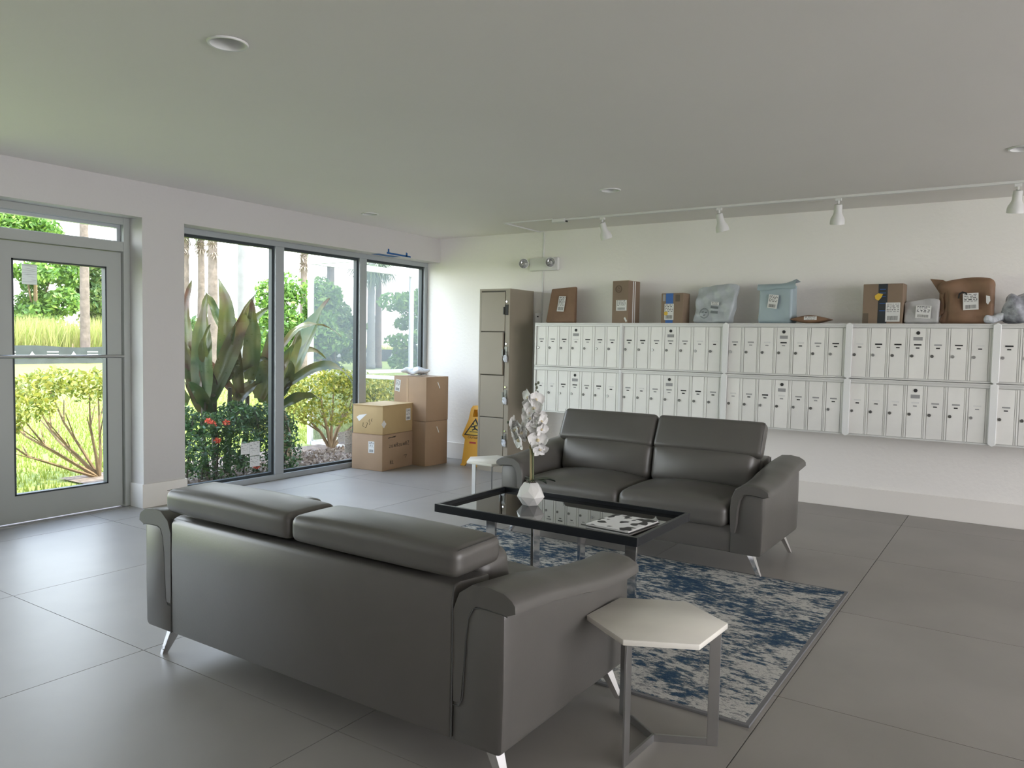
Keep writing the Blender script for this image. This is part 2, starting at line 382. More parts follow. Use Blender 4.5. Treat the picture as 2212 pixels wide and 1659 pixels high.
ro = MB().box(-.42, 12.5, -10.6, .55, H+.25, H+.45).build('trim_1', M_ext, kind='structure'); tag(ro, 'unseen flat roof edge added to shade the windows outside', 'roof')  # unseen overhang, added to keep direct sun off the window side
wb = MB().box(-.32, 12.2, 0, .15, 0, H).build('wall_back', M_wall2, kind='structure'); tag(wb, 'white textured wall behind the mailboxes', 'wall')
# window wall: header, pillar, wall beyond the door
wl = MB()
wl.box(-.32, 0, -10, 0, 2.335, H)             # header over door and window
wl.box(-.32, 0, -3.755, -3.385, 0, 2.335)     # pillar
wl.box(-.32, 0, -5.15, -4.83, 0, 2.335); wl.box(-.32, 0, -10, -7.95, 0, 2.335)
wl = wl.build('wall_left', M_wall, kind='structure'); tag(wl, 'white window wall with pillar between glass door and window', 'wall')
wr = MB(); wr.box(12.0, 12.2, -10, 0, 2.45, H); wr.box(12.0, 12.2, -1.2, 0, 0, 2.45); wr.box(12.0, 12.2, -10, -9.2, 0, 2.45); wr.box(12.0, 12.2, -9.2, -1.2, 0, .25)
for y in (-3.8, -6.5): wr.box(12.0, 12.2, y-.05, y+.05, .25, 2.45)
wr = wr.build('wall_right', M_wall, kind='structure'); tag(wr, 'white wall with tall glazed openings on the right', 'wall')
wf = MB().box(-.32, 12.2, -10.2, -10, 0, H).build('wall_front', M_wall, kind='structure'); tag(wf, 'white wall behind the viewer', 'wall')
bb = MB().box(0, 12.0, -.016, 0, 0, .192).build('baseboard_back', M_base, kind='structure', bevel=.003); tag(bb, 'tall white baseboard under the mailboxes', 'baseboard')
bl = MB(); bl.box(-.165, 0, -3.772, -3.755, 0, .192); bl.box(0, .014, -3.772, -3.372, 0, .192); bl.box(-.185, 0, -3.385, -3.372, 0, .192)
bl = bl.build('baseboard_left', M_base, kind='structure'); tag(bl, 'tall white baseboard wrapped around the pillar', 'baseboard')

# ---- window_1: three pane storefront
win = thing('window_1', 'grey aluminium three-pane storefront window beside the glass door', 'window'); win['kind'] = 'structure'
Y0, Y1 = -3.385, 0.0; ZT = 2.335; ZB = 0.0
fx0, fx1 = -.29, -.19
MB().box(fx0, fx1, Y0, Y1, 0, .055).build('sill', M_alu, win, bevel=.003)
MB().box(fx0, fx1, Y0, Y1, 2.285, ZT).build('head', M_alu, win, bevel=.003)
muls = [(-3.385,-3.33),(-2.312+.03,-2.178),(-1.165+.03,-1.03),(-.052,0.0)]
muls = [(-3.385,-3.32),(-2.285,-2.178),(-1.147,-1.04),(-.058,0.0)]
for a,b_ in muls: MB().box(fx0, fx1, a, b_, .055, 2.285).build('mullion', M_alu, win, bevel=.003)
for k in range(3):
    a, b_ = muls[k][1], muls[k+1][0]
    g = MB(); t_ = .026
    g.box(-.262,-.215,a,b_,.055,.055+t_); g.box(-.262,-.215,a,b_,2.285-t_,2.285); g.box(-.262,-.215,a,a+t_*.55,.055+t_,2.285-t_); g.box(-.262,-.215,b_-t_,b_,.055+t_,2.285-t_)
    g.build('gasket', M_aludark, win)
    p_ = MB().box(-.252,-.245,a+.005,b_-.005,.06,2.28).build('pane', M_glass, win)
    if k < 2:
        yb = -2.425 if k == 0 else -1.19
        for (y0,y1,z0,z1) in ((yb-.115,yb,.262,.398),(yb-.112,yb,.155,.256),(yb-.215,yb-.117,.285,.392)):
            MB().box(-.2445,-.2438,y0,y1,z0,z1).build('sticker', M_stick, p_, label='white glazing label stuck on the pane')
for y in (-2.24, -1.10):
    pass
win2 = thing('window_2', 'grey aluminium window left of the glass door', 'window'); win2['kind'] = 'structure'
MB().box(fx0,fx1,-7.95,-5.15,0,.055).build('sill', M_alu, win2); MB().box(fx0,fx1,-7.95,-5.15,2.285,2.335).build('head', M_alu, win2)
for y in (-7.95,-6.56,-5.21): MB().box(fx0,fx1,y,y+.06,.055,2.285).build('mullion', M_alu, win2)
for y in (-7.89,-6.5): MB().box(-.252,-.245,y,y+1.29,.06,2.28).build('pane', M_glass, win2)
# ---- door_1 with transom
dr = thing('door_1', 'grey metal door with one tall glass pane and a transom light', 'door'); dr['kind'] = 'structure'
DY0, DY1 = -4.83, -3.755
MB().box(-.30,-.17,DY1-.055,DY1,0,2.335).build('jamb', M_door, dr, bevel=.004)
MB().box(-.30,-.17,DY0,DY0+.055,0,2.335).build('jamb', M_door, dr, bevel=.004)
MB().box(-.30,-.17,DY0+.055,DY1-.055,2.28,2.335).build('frame_head', M_door, dr, bevel=.004)
MB().box(-.30,-.17,DY0+.055,DY1-.055,2.065,2.145).build('transom_bar', M_door, dr, bevel=.004)
ga = MB(); ya, yb = DY0+.055, DY1-.055
ga.box(-.26,-.215,ya,yb,2.255,2.28); ga.box(-.26,-.215,yb-.03,yb,2.145,2.255); ga.box(-.26,-.215,ya,ya+.03,2.145,2.255); ga.box(-.26,-.215,ya+.03,yb-.03,2.145,2.152); ga.build('transom_gasket', M_alu, dr)
MB().box(-.245,-.239,ya+.02,yb-.02,2.15,2.26).build('transom_pane', M_glass, dr)
lf = MB(); l0, l1 = DY0+.06, DY1-.062
gy0, gy1, gz0, gz1 = -4.625, -3.935, .205, 1.937
lf.box(-.255,-.20,l0,gy0,.008,2.06); lf.box(-.255,-.20,gy1,l1,.008,2.06); lf.box(-.255,-.20,gy0,gy1,.008,gz0); lf.box(-.255,-.20,gy0,gy1,gz1,2.06)
leaf = lf.build('door_leaf', M_door, dr)
gk = MB(); gk.box(-.25,-.197,gy0,gy0+.012,gz0,gz1); gk.box(-.25,-.197,gy1-.012,gy1,gz0,gz1); gk.box(-.25,-.197,gy0,gy1,gz0,gz0+.012); gk.box(-.25,-.197,gy0,gy1,gz1-.012,gz1); gk.build('glazing_bead', M_aludark, leaf)
MB().box(-.232,-.226,gy0+.004,gy1-.004,gz0+.004,gz1-.004).build('door_pane', M_glass, leaf)
pb = MB(); pb.tube([(-.135,l0+.02,1.228),(-.135,l1-.02,1.228)], .013, 10)
for y in (l0+.05, l1-.05): pb.tube([(-.2,y,1.228),(-.135,y,1.228)], .010, 8)
pb.build('push_bar', M_steel, leaf, smooth='auto')
MB().box(-.165,-.12,DY0+.06,DY1-.06,0,.006).build('threshold', M_steel, dr)
nb = MB().box(-.2255,-.2248,-4.545,-4.44,1.757,1.905).build('paper_notice', M_notice); tag(nb, 'small white printed notice taped inside the door glass', 'notice')

# ================================================================== SOFAS
def arm_top(y):                       # y: local, front = -0.435, back = +0.435
    pts = [(-.46,.572),(-.30,.570),(-.12,.585),(.05,.612),(.25,.640),(.46,.655)]
    for (a,za),(b_,zb) in zip(pts,pts[1:]):
        if a <= y <= b_:
            t_ = (y-a)/(b_-a); t_ = t_*t_*(3-2*t_)*.5+t_*.5; return za+(zb-za)*t_
    return pts[0][1] if y < pts[0][0] else pts[-1][1]
YF, YB = -.435, .445
def make_sofa(label):
    S = thing('sofa', label, 'sofa', group='grey leather sofas in the seating area')
    MB().box(-.77,.77,YF+.02,YB-.06,.145,.315).build('base', M_leather, S, smooth=True, bevel=.015)
    # back panel, curved slightly at the top
    pr = [(YB-.085,.15),(YB,.15),(YB+.002,.50),(YB,.615),(YB-.012,.637),(YB-.04,.645),(YB-.20,.63),(YB-.20,.32)]
    MB().prism([(a,b_) for a,b_ in pr], 0, -.746, .746).build('back_panel', M_leather, S, smooth=True, bevel=.008)
    for sgn in (1,-1):
        # ----- arm body
        rings = []
        for y in np.linspace(YF+.012, YB-.003, 16):
            T = arm_top(y)-.065; e_ = .012
            prof = [(.748,.145),(.925,.145),(.938,.16),(.942,.35),(.940,T-.01),(.93,T+.005),(.80,T+.005),(.765,T-.05),(.750,T-.18)]
            rings.append([Vector((sgn*x, y, z)) for x,z in (prof if sgn > 0 else reversed(prof))])
        rings = rings[::-1]
        arm = MB().loft(rings).build('arm', M_leather, S, smooth=True, bevel=.01)
        # ----- draped arm pad: wraps over the top and down the inner side
        rings = []
        ysr = [YF-.008, YF+.0, YF+.012, YF+.03] + list(np.linspace(YF+.07, YB-.05, 14)) + [YB-.02, YB-.006, YB-.0005]
        for y in ysr:
            T = arm_top(y); en = 1.0
            if y < YF+.03: en = .62+.38*math.sqrt(max(0,1-((YF+.03-y)/.04)**2))
            if y > YB-.006: en = .97
            ctr = [(.957,T-.045),(.930,T-.034),(.88,T-.028),(.83,T-.030),(.797,T-.052),(.778,T-.095),(.770,T-.165),(.770,T-.24),(.768,.275)]
            half = [.028,.033,.035,.034,.033,.031,.028,.024,.014]
            L = []; Rr = []
            for i,(x,z) in enumerate(ctr):
                a = Vector(ctr[max(i-1,0)]); b2 = Vector(ctr[min(i+1,len(ctr)-1)]); d = (b2-a).normalized(); nrm = Vector((d.y,-d.x))
                h = half[i]*en
                L.append((x-nrm.x*h*-1, z-nrm.y*h*-1)); Rr.append((x-nrm.x*h, z-nrm.y*h))
            cap0 = [(ctr[0][0]+.022*en, ctr[0][1]+.012*en),(ctr[0][0]+.024*en, ctr[0][1]-.012*en)]
            ring = L[::-1]
            loop = L[::-1] + [cap0[0], cap0[1]] + Rr
            if sgn < 0: loop = [(x,z) for x,z in reversed(loop)]
            rings.append([Vector((sgn*x, y, z)) for x,z in loop])
        pad = MB().loft(rings).build('arm_pad', M_leather, arm, smooth=True)
        bm = bmesh.new(); bm.from_mesh(pad.data); bmesh.ops.recalc_face_normals(bm, faces=bm.faces); bm.to_mesh(pad.data); bm.free()
        pad.data.set_sharp_from_angle(angle=R_(55))
        bm = bmesh.new(); bm.from_mesh(arm.data); bmesh.ops.recalc_face_normals(bm, faces=bm.faces); bm.to_mesh(arm.data); bm.free()
        # seat + back + headrest on this side
        def seatfn(q):
            if q.z > 0: q.z += .045*max(0,(1-(q.x/.37)**2))*max(0,(1-(q.y/.34)**2)) 
            if q.y < -.2: q.z -= .012*((q.y+.2)/-.12)**2
            return q
        MB().pillow(.366,.325,.075,.05, seatfn, Matrix.Translation((sgn*.367,-.135,.375)), 8).build('seat_cushion', M_leather, S, smooth=True)
        def backfn(q):
            if q.y < 0: q.y -= .04*max(0,(1-(q.x/.37)**2))*max(0,(1-(q.z/.15)**2))
            return q
        Mb = Matrix.Translation((sgn*.367,.165,.555)) @ Matrix.Rotation(R_(-10),4,'X')
        MB().pillow(.366,.09,.135,.05, backfn, Mb, 8).build('back_cushion', M_leather, S, smooth=True)
    return S
def headrests(S, up):
    for sgn in (1,-1):
        def fn(q):
            q.z += (.018 if q.z > 0 else -.006)*max(0,(1-(q.x/.40)**2))*max(0,(1-(q.y/.14)**2)); return q
        if up: M_ = Matrix.Translation((sgn*.388,.185,.772)) @ Matrix.Rotation(R_(64),4,'X')
        else:  M_ = Matrix.Translation((sgn*.388,.335,.712)) @ Matrix.Rotation(R_(-1),4,'X')
        h = MB().pillow(.384,.125,.048,.032, fn, M_, 8).build('headrest', M_leather, S, smooth=True)
        # piped seam round the end cap
        z_ = .034; pts = []
        for yy in np.linspace(-.112,.112,6): pts.append(M_ @ Vector((sgn*.378, yy, z_+.009)))
        MB().tube(pts, .0014, 5).build('seam', M_seam, h)
def sofa_legs(S, front=.355):
    for sx_ in (1,-1):
        for sy_ in (1,-1):
            ly = front if sy_ < 0 else .355; top = Vector((sx_*.845, sy_*ly, .146)); tip = Vector((sx_*.915, sy_*(ly+.02), .0))
            rings = []
            for k_,(f_,wd,th) in enumerate(((0,.034,.018),(.12,.030,.016),(1,.013,.010))):
                c = top.lerp(tip,f_)
                rings.append([Vector((c.x-sx_*th, c.y-wd, c.z)), Vector((c.x+sx_*th, c.y-wd*.8, c.z)), Vector((c.x+sx_*th, c.y+wd*.8, c.z)), Vector((c.x-sx_*th, c.y+wd, c.z))])
            b_ = MB().loft(rings if sx_ < 0 else [r_[::-1] for r_ in rings])
            # diagonal bracket running in under the frame
            b_.prism([(sx_*.70,.145),(sx_*.86,.145),(sx_*.86,.122)] if sx_*1 > 0 else [(sx_*.86,.122),(sx_*.86,.145),(sx_*.70,.145)], 1, sy_*ly-.012, sy_*ly+.012)
            lg = b_.build('leg', M_chrome, S, label='chrome splayed leg')
            bm = bmesh.new(); bm.from_mesh(lg.data); bmesh.ops.recalc_face_normals(bm, faces=bm.faces); bm.to_mesh(lg.data); bm.free()
s2 = make_sofa('grey leather two-seat sofa with raised headrests against the mailbox wall'); s2.location = (3.705,-2.245,0)
headrests(s2, True); sofa_legs(s2, .325)
s1 = make_sofa('grey leather two-seat sofa with lowered headrests seen from behind in the foreground'); s1.location = (3.705,-4.955,0); s1.rotation_euler = (0,0,math.pi)
headrests(s1, False); sofa_legs(s1, .40)
# back seams of the sofas: lines beside and inside the wrapped pad ends
for S in (s1, s2):
    for sgn in (1,-1):
        MB().tube([(sgn*.748,YB+.000,.15),(sgn*.748,YB+.000,.40),(sgn*.747,YB+.000,.58),(sgn*.745,YB-.006,.635)], .0024, 5).build('back_seam', M_seam, S)
        MB().tube([(sgn*.752,YB-.001,.262),(sgn*.775,YB-.001,.264),(sgn*.789,YB-.001,.29),(sgn*.794,YB-.001,.38),(sgn*.799,YB-.001,.48),(sgn*.808,YB-.001,.55),(sgn*.826,YB-.001,.583),(sgn*.85,YB-.001,.591),(sgn*.93,YB-.001,.588),(sgn*.952,YB-.001,.583)], .0016, 5).build('pad_seam', M_seam, S)

# ================================================================== RUG
rx0, rx1, ry0, ry1 = 2.42, 5.118, -4.478, -2.570
rug = thing('rug', 'blue, grey and cream abstract area rug between the sofas', 'rug', ((rx0+rx1)/2,(ry0+ry1)/2,0))
hx, hy = (rx1-rx0)/2, (ry1-ry0)/2
MB().box(-hx+.018,hx-.018,-hy+.018,hy-.018,0.0005,.011).build('pile', M_rug, rug)
e_ = MB(); e_.box(-hx,hx,-hy,-hy+.018,.0005,.010); e_.box(-hx,hx,hy-.018,hy,.0005,.010); e_.box(-hx,-hx+.018,-hy+.018,hy-.018,.0005,.010); e_.box(hx-.018,hx,-hy+.018,hy-.018,.0005,.010)
e_.build('binding', M_rugedge, rug, label='dark grey bound edge')

# ================================================================== COFFEE TABLE
ct = thing('coffee_table', 'black framed coffee table with dark glass top and chrome legs', 'table', (3.894,-3.763,0))
TX0, TX1, TY0, TY1, TZ = -.588,.588,-.330,.330,.530
fw, fh = .020,.043
for (a,b_,c,d) in ((TX0,TX1,TY0,TY0+fw),(TX0,TX1,TY1-fw,TY1),(TX0,TX0+fw,TY0+fw,TY1-fw),(TX1-fw,TX1,TY0+fw,TY1-fw)):
    MB().box(a,b_,c,d,TZ-fh,TZ).build('frame_rail', M_black, ct, bevel=.002)
MB().box(TX0+fw,TX1-fw,TY0+fw,TY1-fw,TZ-.030,TZ-.020).build('glass_top', M_bglass, ct)
for (x,y,wx,wy) in ((-.445,0,.031,.009),(.41,0,.031,.009),(0,-.25,.009,.031),(0,.24,.009,.031)):
    MB().box(x-wx,x+wx,y-wy,y+wy,.0125,TZ-.030).build('leg', M_chrome, ct, bevel=.0015)
GT = TZ-.020+.0005
# book and magazine
bk = thing('book', 'dark hardback book lying under a magazine on the coffee table', 'book', (4.305,-3.871,GT), R_(-5)); bk.scale = (.89,.89,.89)
MB().box(-.135,.135,-.165,.165,.0,.003).build('cover_board', M_ink, bk); MB().box(-.13,.13,-.16,.16,.003,.013).build('page_block', M_page, bk); MB().box(-.135,.135,-.165,.165,.013,.016).build('cover_board', M_ink, bk)
mg = thing('magazine', 'black and white picture magazine on top of the dark book', 'magazine', (4.299,-3.866,GT+.0147), R_(-5)); mg.scale = (.89,.89,.89)
MB().box(-.130,.132,-.160,.162,.0,.008).build('page_block', M_page, mg); MB().box(-.131,.133,-.161,.163,.008,.009).build('front_cover', M_cover, mg)

# ================================================================== POTTED ORCHID
po = thing('potted_orchid', 'white artificial orchid in a faceted white pot on the coffee table', 'plant', (3.671,-3.709,GT)); po.scale = (.89,.89,.89)
random.seed(7)
bm = bmesh.new()
pv = []
for (z,r,n_,o_) in ((0,.050,5,0),(.058,.088,6,.3),(.108,.070,6,.85),(.140,.045,5,.2)):
    for j in range(n_):
        th = o_+2*math.pi*j/n_; pv.append(bm.verts.new((r*math.cos(th), r*math.sin(th), z + (random.uniform(-.014,.014) if 0 < z < .14 else 0))))
bmesh.ops.convex_hull(bm, input=bm.verts)
me = bpy.data.meshes.new('pot'); bm.to_mesh(me); bm.free(); me.materials.append(M_pot); link('pot', me, po, label='white faceted ceramic pot')
MB().lathe([(.030,.138),(.036,.141),(.0,.143)], 10).build('soil', M_mulch, po)
MB().tube([(.0,0,.13),(-.003,0,.35),(-.002,0,.46)], .0085, 8).build('stake', M_stake, po, smooth='auto', label='bamboo support stake')
st = [(.012,.004,.13),(.012,0,.30),(.006,.002,.45),(.020,.01,.60),(.012,.01,.68),(.02,.01,.72)]
MB().tube(st, [.006,.006,.005,.004,.003,.002], 7).build('stem', M_stemg, po, smooth='auto')
br = MB(); br.tube([(0,0,.355),(-.035,-.01,.42),(-.075,-.015,.455),(-.11,-.02,.47),(-.135,-.02,.485)], [.004,.0035,.003,.003,.002], 6); br.tube([(.004,0,.345),(.03,0,.365),(.05,-.01,.385)], .003, 6); br.tube([(.004,0,.41),(.03,0,.44),(.055,0,.46)], .003, 6)
br.build('branch', M_stemg, po, smooth='auto')
MB().tube([(0,0,.345),(0,0,.365)], .016, 10).build('tie', M_stake, po)
for k_,(th,L_,w_) in enumerate(((-.2,.13,.03),(.5,.15,.035),(-1.1,.10,.03),(2.3,.09,.03))):
    V_ = []; F_ = []
    for i in range(8):
        t_ = i/7; x = L_*t_; wd = w_*math.sin(math.pi*min(1,t_*.95+.06))*1.0+.002; zz = .142+.03*math.sin(t_*2.2)-.02*t_
        for s_ in (-1,0,1): V_.append((x*math.cos(th)-s_*wd*math.sin(th), x*math.sin(th)+s_*wd*math.cos(th), zz+abs(s_)*.008))
    for i in range(7):
        for s_ in range(2): a = i*3+s_; F_.append((a,a+1,a+4,a+3))
    MB().add(V_,F_).build('leaf', M_oleaf, po, smooth=True, label='dark green strap leaf')
def petal(L_, w_, cup):
    V_ = []; F_ = []; n_ = 8
    for i in range(n_+1):
        t_ = i/n_; wd = w_*(math.sin(math.pi*(t_**.72))**.75 if 0 < t_ < 1 else .0) + .002
        for s_ in (-1,-.5,0,.5,1): V_.append((s_*wd, L_*t_, cup*(t_*t_*.8 + .35*s_*s_) + .004*math.sin(7*t_+s_*3)))
    for i in range(n_):
        for s_ in range(4): a = i*5+s_; F_.append((a,a+1,a+6,a+5))
    me = bpy.data.meshes.new('petal'); me.from_pydata(V_,[],F_); me.polygons.foreach_set('use_smooth',[True]*len(F_)); me.materials.append(M_petal); return me
pet_w = petal(.050,.030,.014); pet_n = petal(.047,.019,.010)
lipb = MB(); lipb.lathe([(.002,0),(.008,.004),(.009,.010),(.004,.016),(.001,.018)], 8); lipm = bpy.data.meshes.new('lip'); lipm.from_pydata(lipb.v,[],lipb.f); lipm.materials.append(M_lip)
def blossom(loc, yaw, pitch, sc):
    b0 = bpy.data.objects.new('blossom', None); C.objects.link(b0); b0.parent = po; b0.empty_display_size = .02
    # faces local +z -> turn towards (yaw) and pitch
    b0.location = loc; b0.rotation_euler = (R_(90-pitch), 0, yaw); b0.scale = (sc,sc,sc)
    for a,mm in ((0,pet_n),(72,pet_w),(144,pet_n),(216,pet_n),(288,pet_w)):
        q = bpy.data.objects.new('petal', mm); C.objects.link(q); q.parent = b0; q.rotation_euler = (0,0,R_(a)+random.uniform(-.12,.12)); q.location = (0,0,.001*(a%5))
    q = bpy.data.objects.new('lip', lipm); C.objects.link(q); q.parent = b0
for l_,yw,pt,sc in (((.030,-.03,.600),.3,5,1.1),((-.095,-.03,.455),-.6,0,1.0),((-.05,-.03,.445),-.2,-10,1.1),((.015,-.03,.535),.1,0,1.15),((-.012,-.02,.665),-.5,-10,1.0),((.030,-.015,.650),.9,10,1.0),((.005,-.02,.625),.2,-25,1.0),((-.010,.02,.650),2.8,0,.9),
                    ((.005,-.03,.570),-.2,10,1.05),((.045,-.01,.550),1.0,-10,1.0),((.060,0,.520),1.4,0,.9),((-.025,-.02,.500),-.7,15,1.05),((.035,-.02,.490),.5,-10,1.0),((.07,-.01,.475),1.2,-20,.85),
                    ((-.120,-.02,.500),-1.3,10,.9),((-.075,-.03,.470),-.4,-5,.95),((-.105,-.03,.430),-1.0,-20,.8),((-.060,-.04,.400),-.6,-15,1.2),((.055,-.02,.405),.6,10,1.15),((.070,-.02,.355),.9,-30,.95)):
    blossom(l_,yw,pt,sc*1.15)
for l_ in ((.022,.01,.725),(.018,.006,.745),(.032,.01,.755),(-.150,-.02,.490),(-.165,-.02,.500),(-.148,-.02,.475)):
    MB().pillow(.007,.007,.009,.006, None, Matrix.Translation(l_), 2).build('bud', M_bud, po, smooth=True)

# ================================================================== HEXAGONAL SIDE TABLES
def hex_table(label, loc, ang, zt=.44, R0=.245):
    T = thing('side_table', label, 'side table', loc, group='hexagonal marble side tables')
    pts = [(R0*math.cos(ang+R_(60*k)), R0*math.sin(ang+R_(60*k))) for k in range(6)]
    MB().prism(pts, 2, zt-.020, zt).build('tabletop', M_marble, T, smooth='auto', bevel=.003, label='white marble hexagonal top')
    for k in range(3):
        th = ang+R_(120*k); Mr = Matrix.Rotation(th,4,'Z'); rl = R0*.835
        MB().box(rl-.019,rl+.019,-.004,.004,0,zt-.020, Mr).build('leg', M_steel, T, bevel=.001)
        MB().box(.0,rl-.019,-.004,.004,0,.026, Mr).build('base_bar', M_steel, T)
        MB().box(.0,rl-.019,-.004,.004,zt-.040,zt-.020, Mr).build('top_bar', M_steel, T)
    return T
hex_table('hexagonal white marble side table beside the foreground sofa arm', (4.866,-4.768,0), R_(-93))
hex_table('hexagonal marble side table half hidden behind the far sofa', (2.325,-2.13,0), R_(180))

# ================================================================== MAILBOXES
random.seed(11)
ux = [1.655, 2.640, 3.665, 4.690, 5.715, 6.740]
rows = [(1.158, 1.607, 'upper'), (.690, 1.1565, 'lower')]
YFm = -.469
where_u = ['at the left end beside the beige locker','under the silver mailer','under the blue-grey mailer','under the dark-taped carton and crumpled bag','at the right edge of the picture']
where_l = ['behind the orchid, nearest the locker','above the left headrest of the far sofa','above the right headrest of the far sofa','over bare wall right of the far sofa','lowest at the right edge of the picture']
doorme = {}
def door_mesh(w_, h_):
    key = (round(w_,3), round(h_,3))
    if key not in doorme:
        b_ = MB(); b_.box(0,w_*.80,-.006,.0,0,h_); b_.box(w_*.82,w_*.90,-.004,0,0,h_); b_.box(w_*.915,w_,-.008,0,0,h_)
        me = bpy.data.meshes.new('door'); me.from_pydata(b_.v,[],b_.f); me.materials.append(M_mail); doorme[key] = me
    return doorme[key]
lb = MB().lathe([(.0125,0),(.0125,.006),(.010,.009),(.0,.009)], 10, Matrix.Rotation(R_(90),4,'X')); lockme = bpy.data.meshes.new('lock'); lockme.from_pydata(lb.v,[],lb.f); lockme.materials.append(M_lock)
lockme2 = lockme.copy(); lockme2.materials.clear(); lockme2.materials.append(M_steel)
for ri,(z0,z1,rn) in enumerate(rows):
    for u in range(5):
        x0, x1 = ux[u], ux[u+1]
        bank = thing('mailbox_bank', 'white seven-door mailbox bank, %s row, %s' % (rn, (where_u if ri == 0 else where_l)[u]), 'mailbox', (x0,YFm,z0), group='mailbox banks on the back wall')
        W_, Hh_ = x1-x0, z1-z0
        # cabinet shell (open front ring) + body
        MB().box(.003,W_-.003,.012,-YFm-.003,.002,Hh_-.001).build('cabinet', M_mailf, bank)
        f = MB(); f.box(0.002,W_-.002,-.008,.012,Hh_-.034,Hh_-.001); f.box(0.002,W_-.002,-.004,.012,.001,.014); f.box(.002,.020,-.008,.012,.014,Hh_-.034); f.box(W_-.020,W_-.002,-.008,.012,.014,Hh_-.034)
        f.box(.010,W_-.010,-.013,-.008,Hh_-.016,Hh_-.006)
        f.build('face_frame', M_mailf, bank, bevel=.002)
        dw = (W_-.044)/7; dh = Hh_-.034-.016-.006
        for k in range(7):
            d = link('door', door_mesh(dw-.004, dh), bank, (.022+k*dw+.002, .010, .017))
            zz = dh*.66; cx = dw*.40
            r0 = random.random()
            mats_ = M_dark if r0 < .28 else (M_greyslot if r0 < .7 else M_white)
            MB().box(cx-.026,cx+.026,-.0085,-.006,zz,zz+.011).build('name_slot', mats_, d)
            MB().box(cx-.013,cx+.013,-.0085,-.006,zz-.024,zz-.015).build('number_plate', M_dark if random.random() < .75 else M_greyslot, d)
            lk = link('lock', lockme if random.random() < .7 else lockme2, d, (dw*.13,-.006,dh*.45))
            if k == 3:
                MB().lathe([(.014,0),(.014,.004),(.0,.004)], 12, Matrix.Translation((cx,-.006,dh*.91)) @ Matrix.Rotation(R_(90),4,'X')).build('master_lock', M_dark, d)
                MB().box(cx-.032,cx+.032,-.0085,-.006,dh*.76,dh*.83).build('instruction_plate', M_greyslot, d)
        if u >= 2:
            c = MB(); pts = [(-.026,.012),(0,-.006),(.026,.012),(.026,Hh_-.010),(0,Hh_+.006),(-.026,Hh_-.010)]
            c.prism(pts, 1, -.024, -.009); c.build('joint_cover', M_whitem, bank, bevel=.004)
        elif u == 1:
            MB().box(-.012,.012,-.014,-.0085,.004,Hh_-.004).build('joint_cover', M_whitem, bank, bevel=.003)

# ================================================================== LOCKER
lk = thing('locker', 'tall beige four-door metal locker in the corner left of the mailboxes', 'locker', (1.15,-.255,0))
LX, LYF, LYB, LZ = .197, -.232, .235, 1.965
b_ = MB(); b_.box(-LX,LX,LYF+.02,LYB,0.0,LZ-.02); b_.box(-LX,LX,LYF,LYB,LZ-.02,LZ); b_.box(-LX,-LX+.022,LYF,LYF+.02,0,LZ-.02); b_.box(LX-.055,LX,LYF,LYF+.02,0,LZ-.02); b_.box(-LX+.022,LX-.055,LYF,LYF+.02,0,.10)
b_.build('body', M_beige, lk)
MB().box(-LX+.020,LX-.052,LYF+.012,LYF+.0205,.10,LZ-.022).build('door_recess', M_beiged, lk)  # shade in the door gaps, put into this darker enamel backing
zb = [1.935,1.508,1.046,.588,.108]
for k in range(4):
    z1, z0 = zb[k]-.005, zb[k+1]+.005; dz = 0
    yo = LYF-.004 - (.014 if k == 1 else 0)
    d = MB().box(-LX+.026,LX-.060-(.012 if k==1 else 0),yo,LYF+.010,z0,z1).build('door', M_beige, lk, bevel=.003)
    zc = (z0+z1)/2+.02
    h_ = MB(); h_.box(LX-.056,LX-.020,LYF-.006,LYF+.002,zc-.055,zc+.055); h_.box(LX-.076,LX-.062,yo-.010,yo,zc-.05,zc+.03)
    if k == 0: h_.build('latch_plate', M_dark, d)
    else: h_.build('latch_plate', M_lock, d)
    MB().tube([(LX-.036,LYF-.002,zc+.085),(LX-.036,LYF-.012,zc+.085)], .009, 8).build('lock', M_chrome, d)
random.seed(5)
for (z,where) in ((1.225,'second'),(.775,'third'),(.325,'bottom')):
    t_ = thing('key_tag', 'clear plastic sleeve with key hanging from the %s locker door' % where, 'key tag', (1.318,-.503,z))
    def crk(q): q.x += .004*math.sin(q.z*130+q.y*40); q.y += .006*math.sin(q.z*90+q.x*100); return q
    MB().pillow(.024,.010,.038,.009, crk, Matrix.Translation((-.008,0,0)), 5).build('sleeve', M_plastic, t_, smooth=True)
    MB().tube([(-.01,0,.034),(-.012,-.003,.06),(.0,.0,.078),(.008,.002,.06),(.0,0,.036)], .0022, 6).build('ring', M_lock, t_)
    MB().box(-.012,-.004,-.0125,-.0105,-.03,-.005).build('key', M_lock, t_)

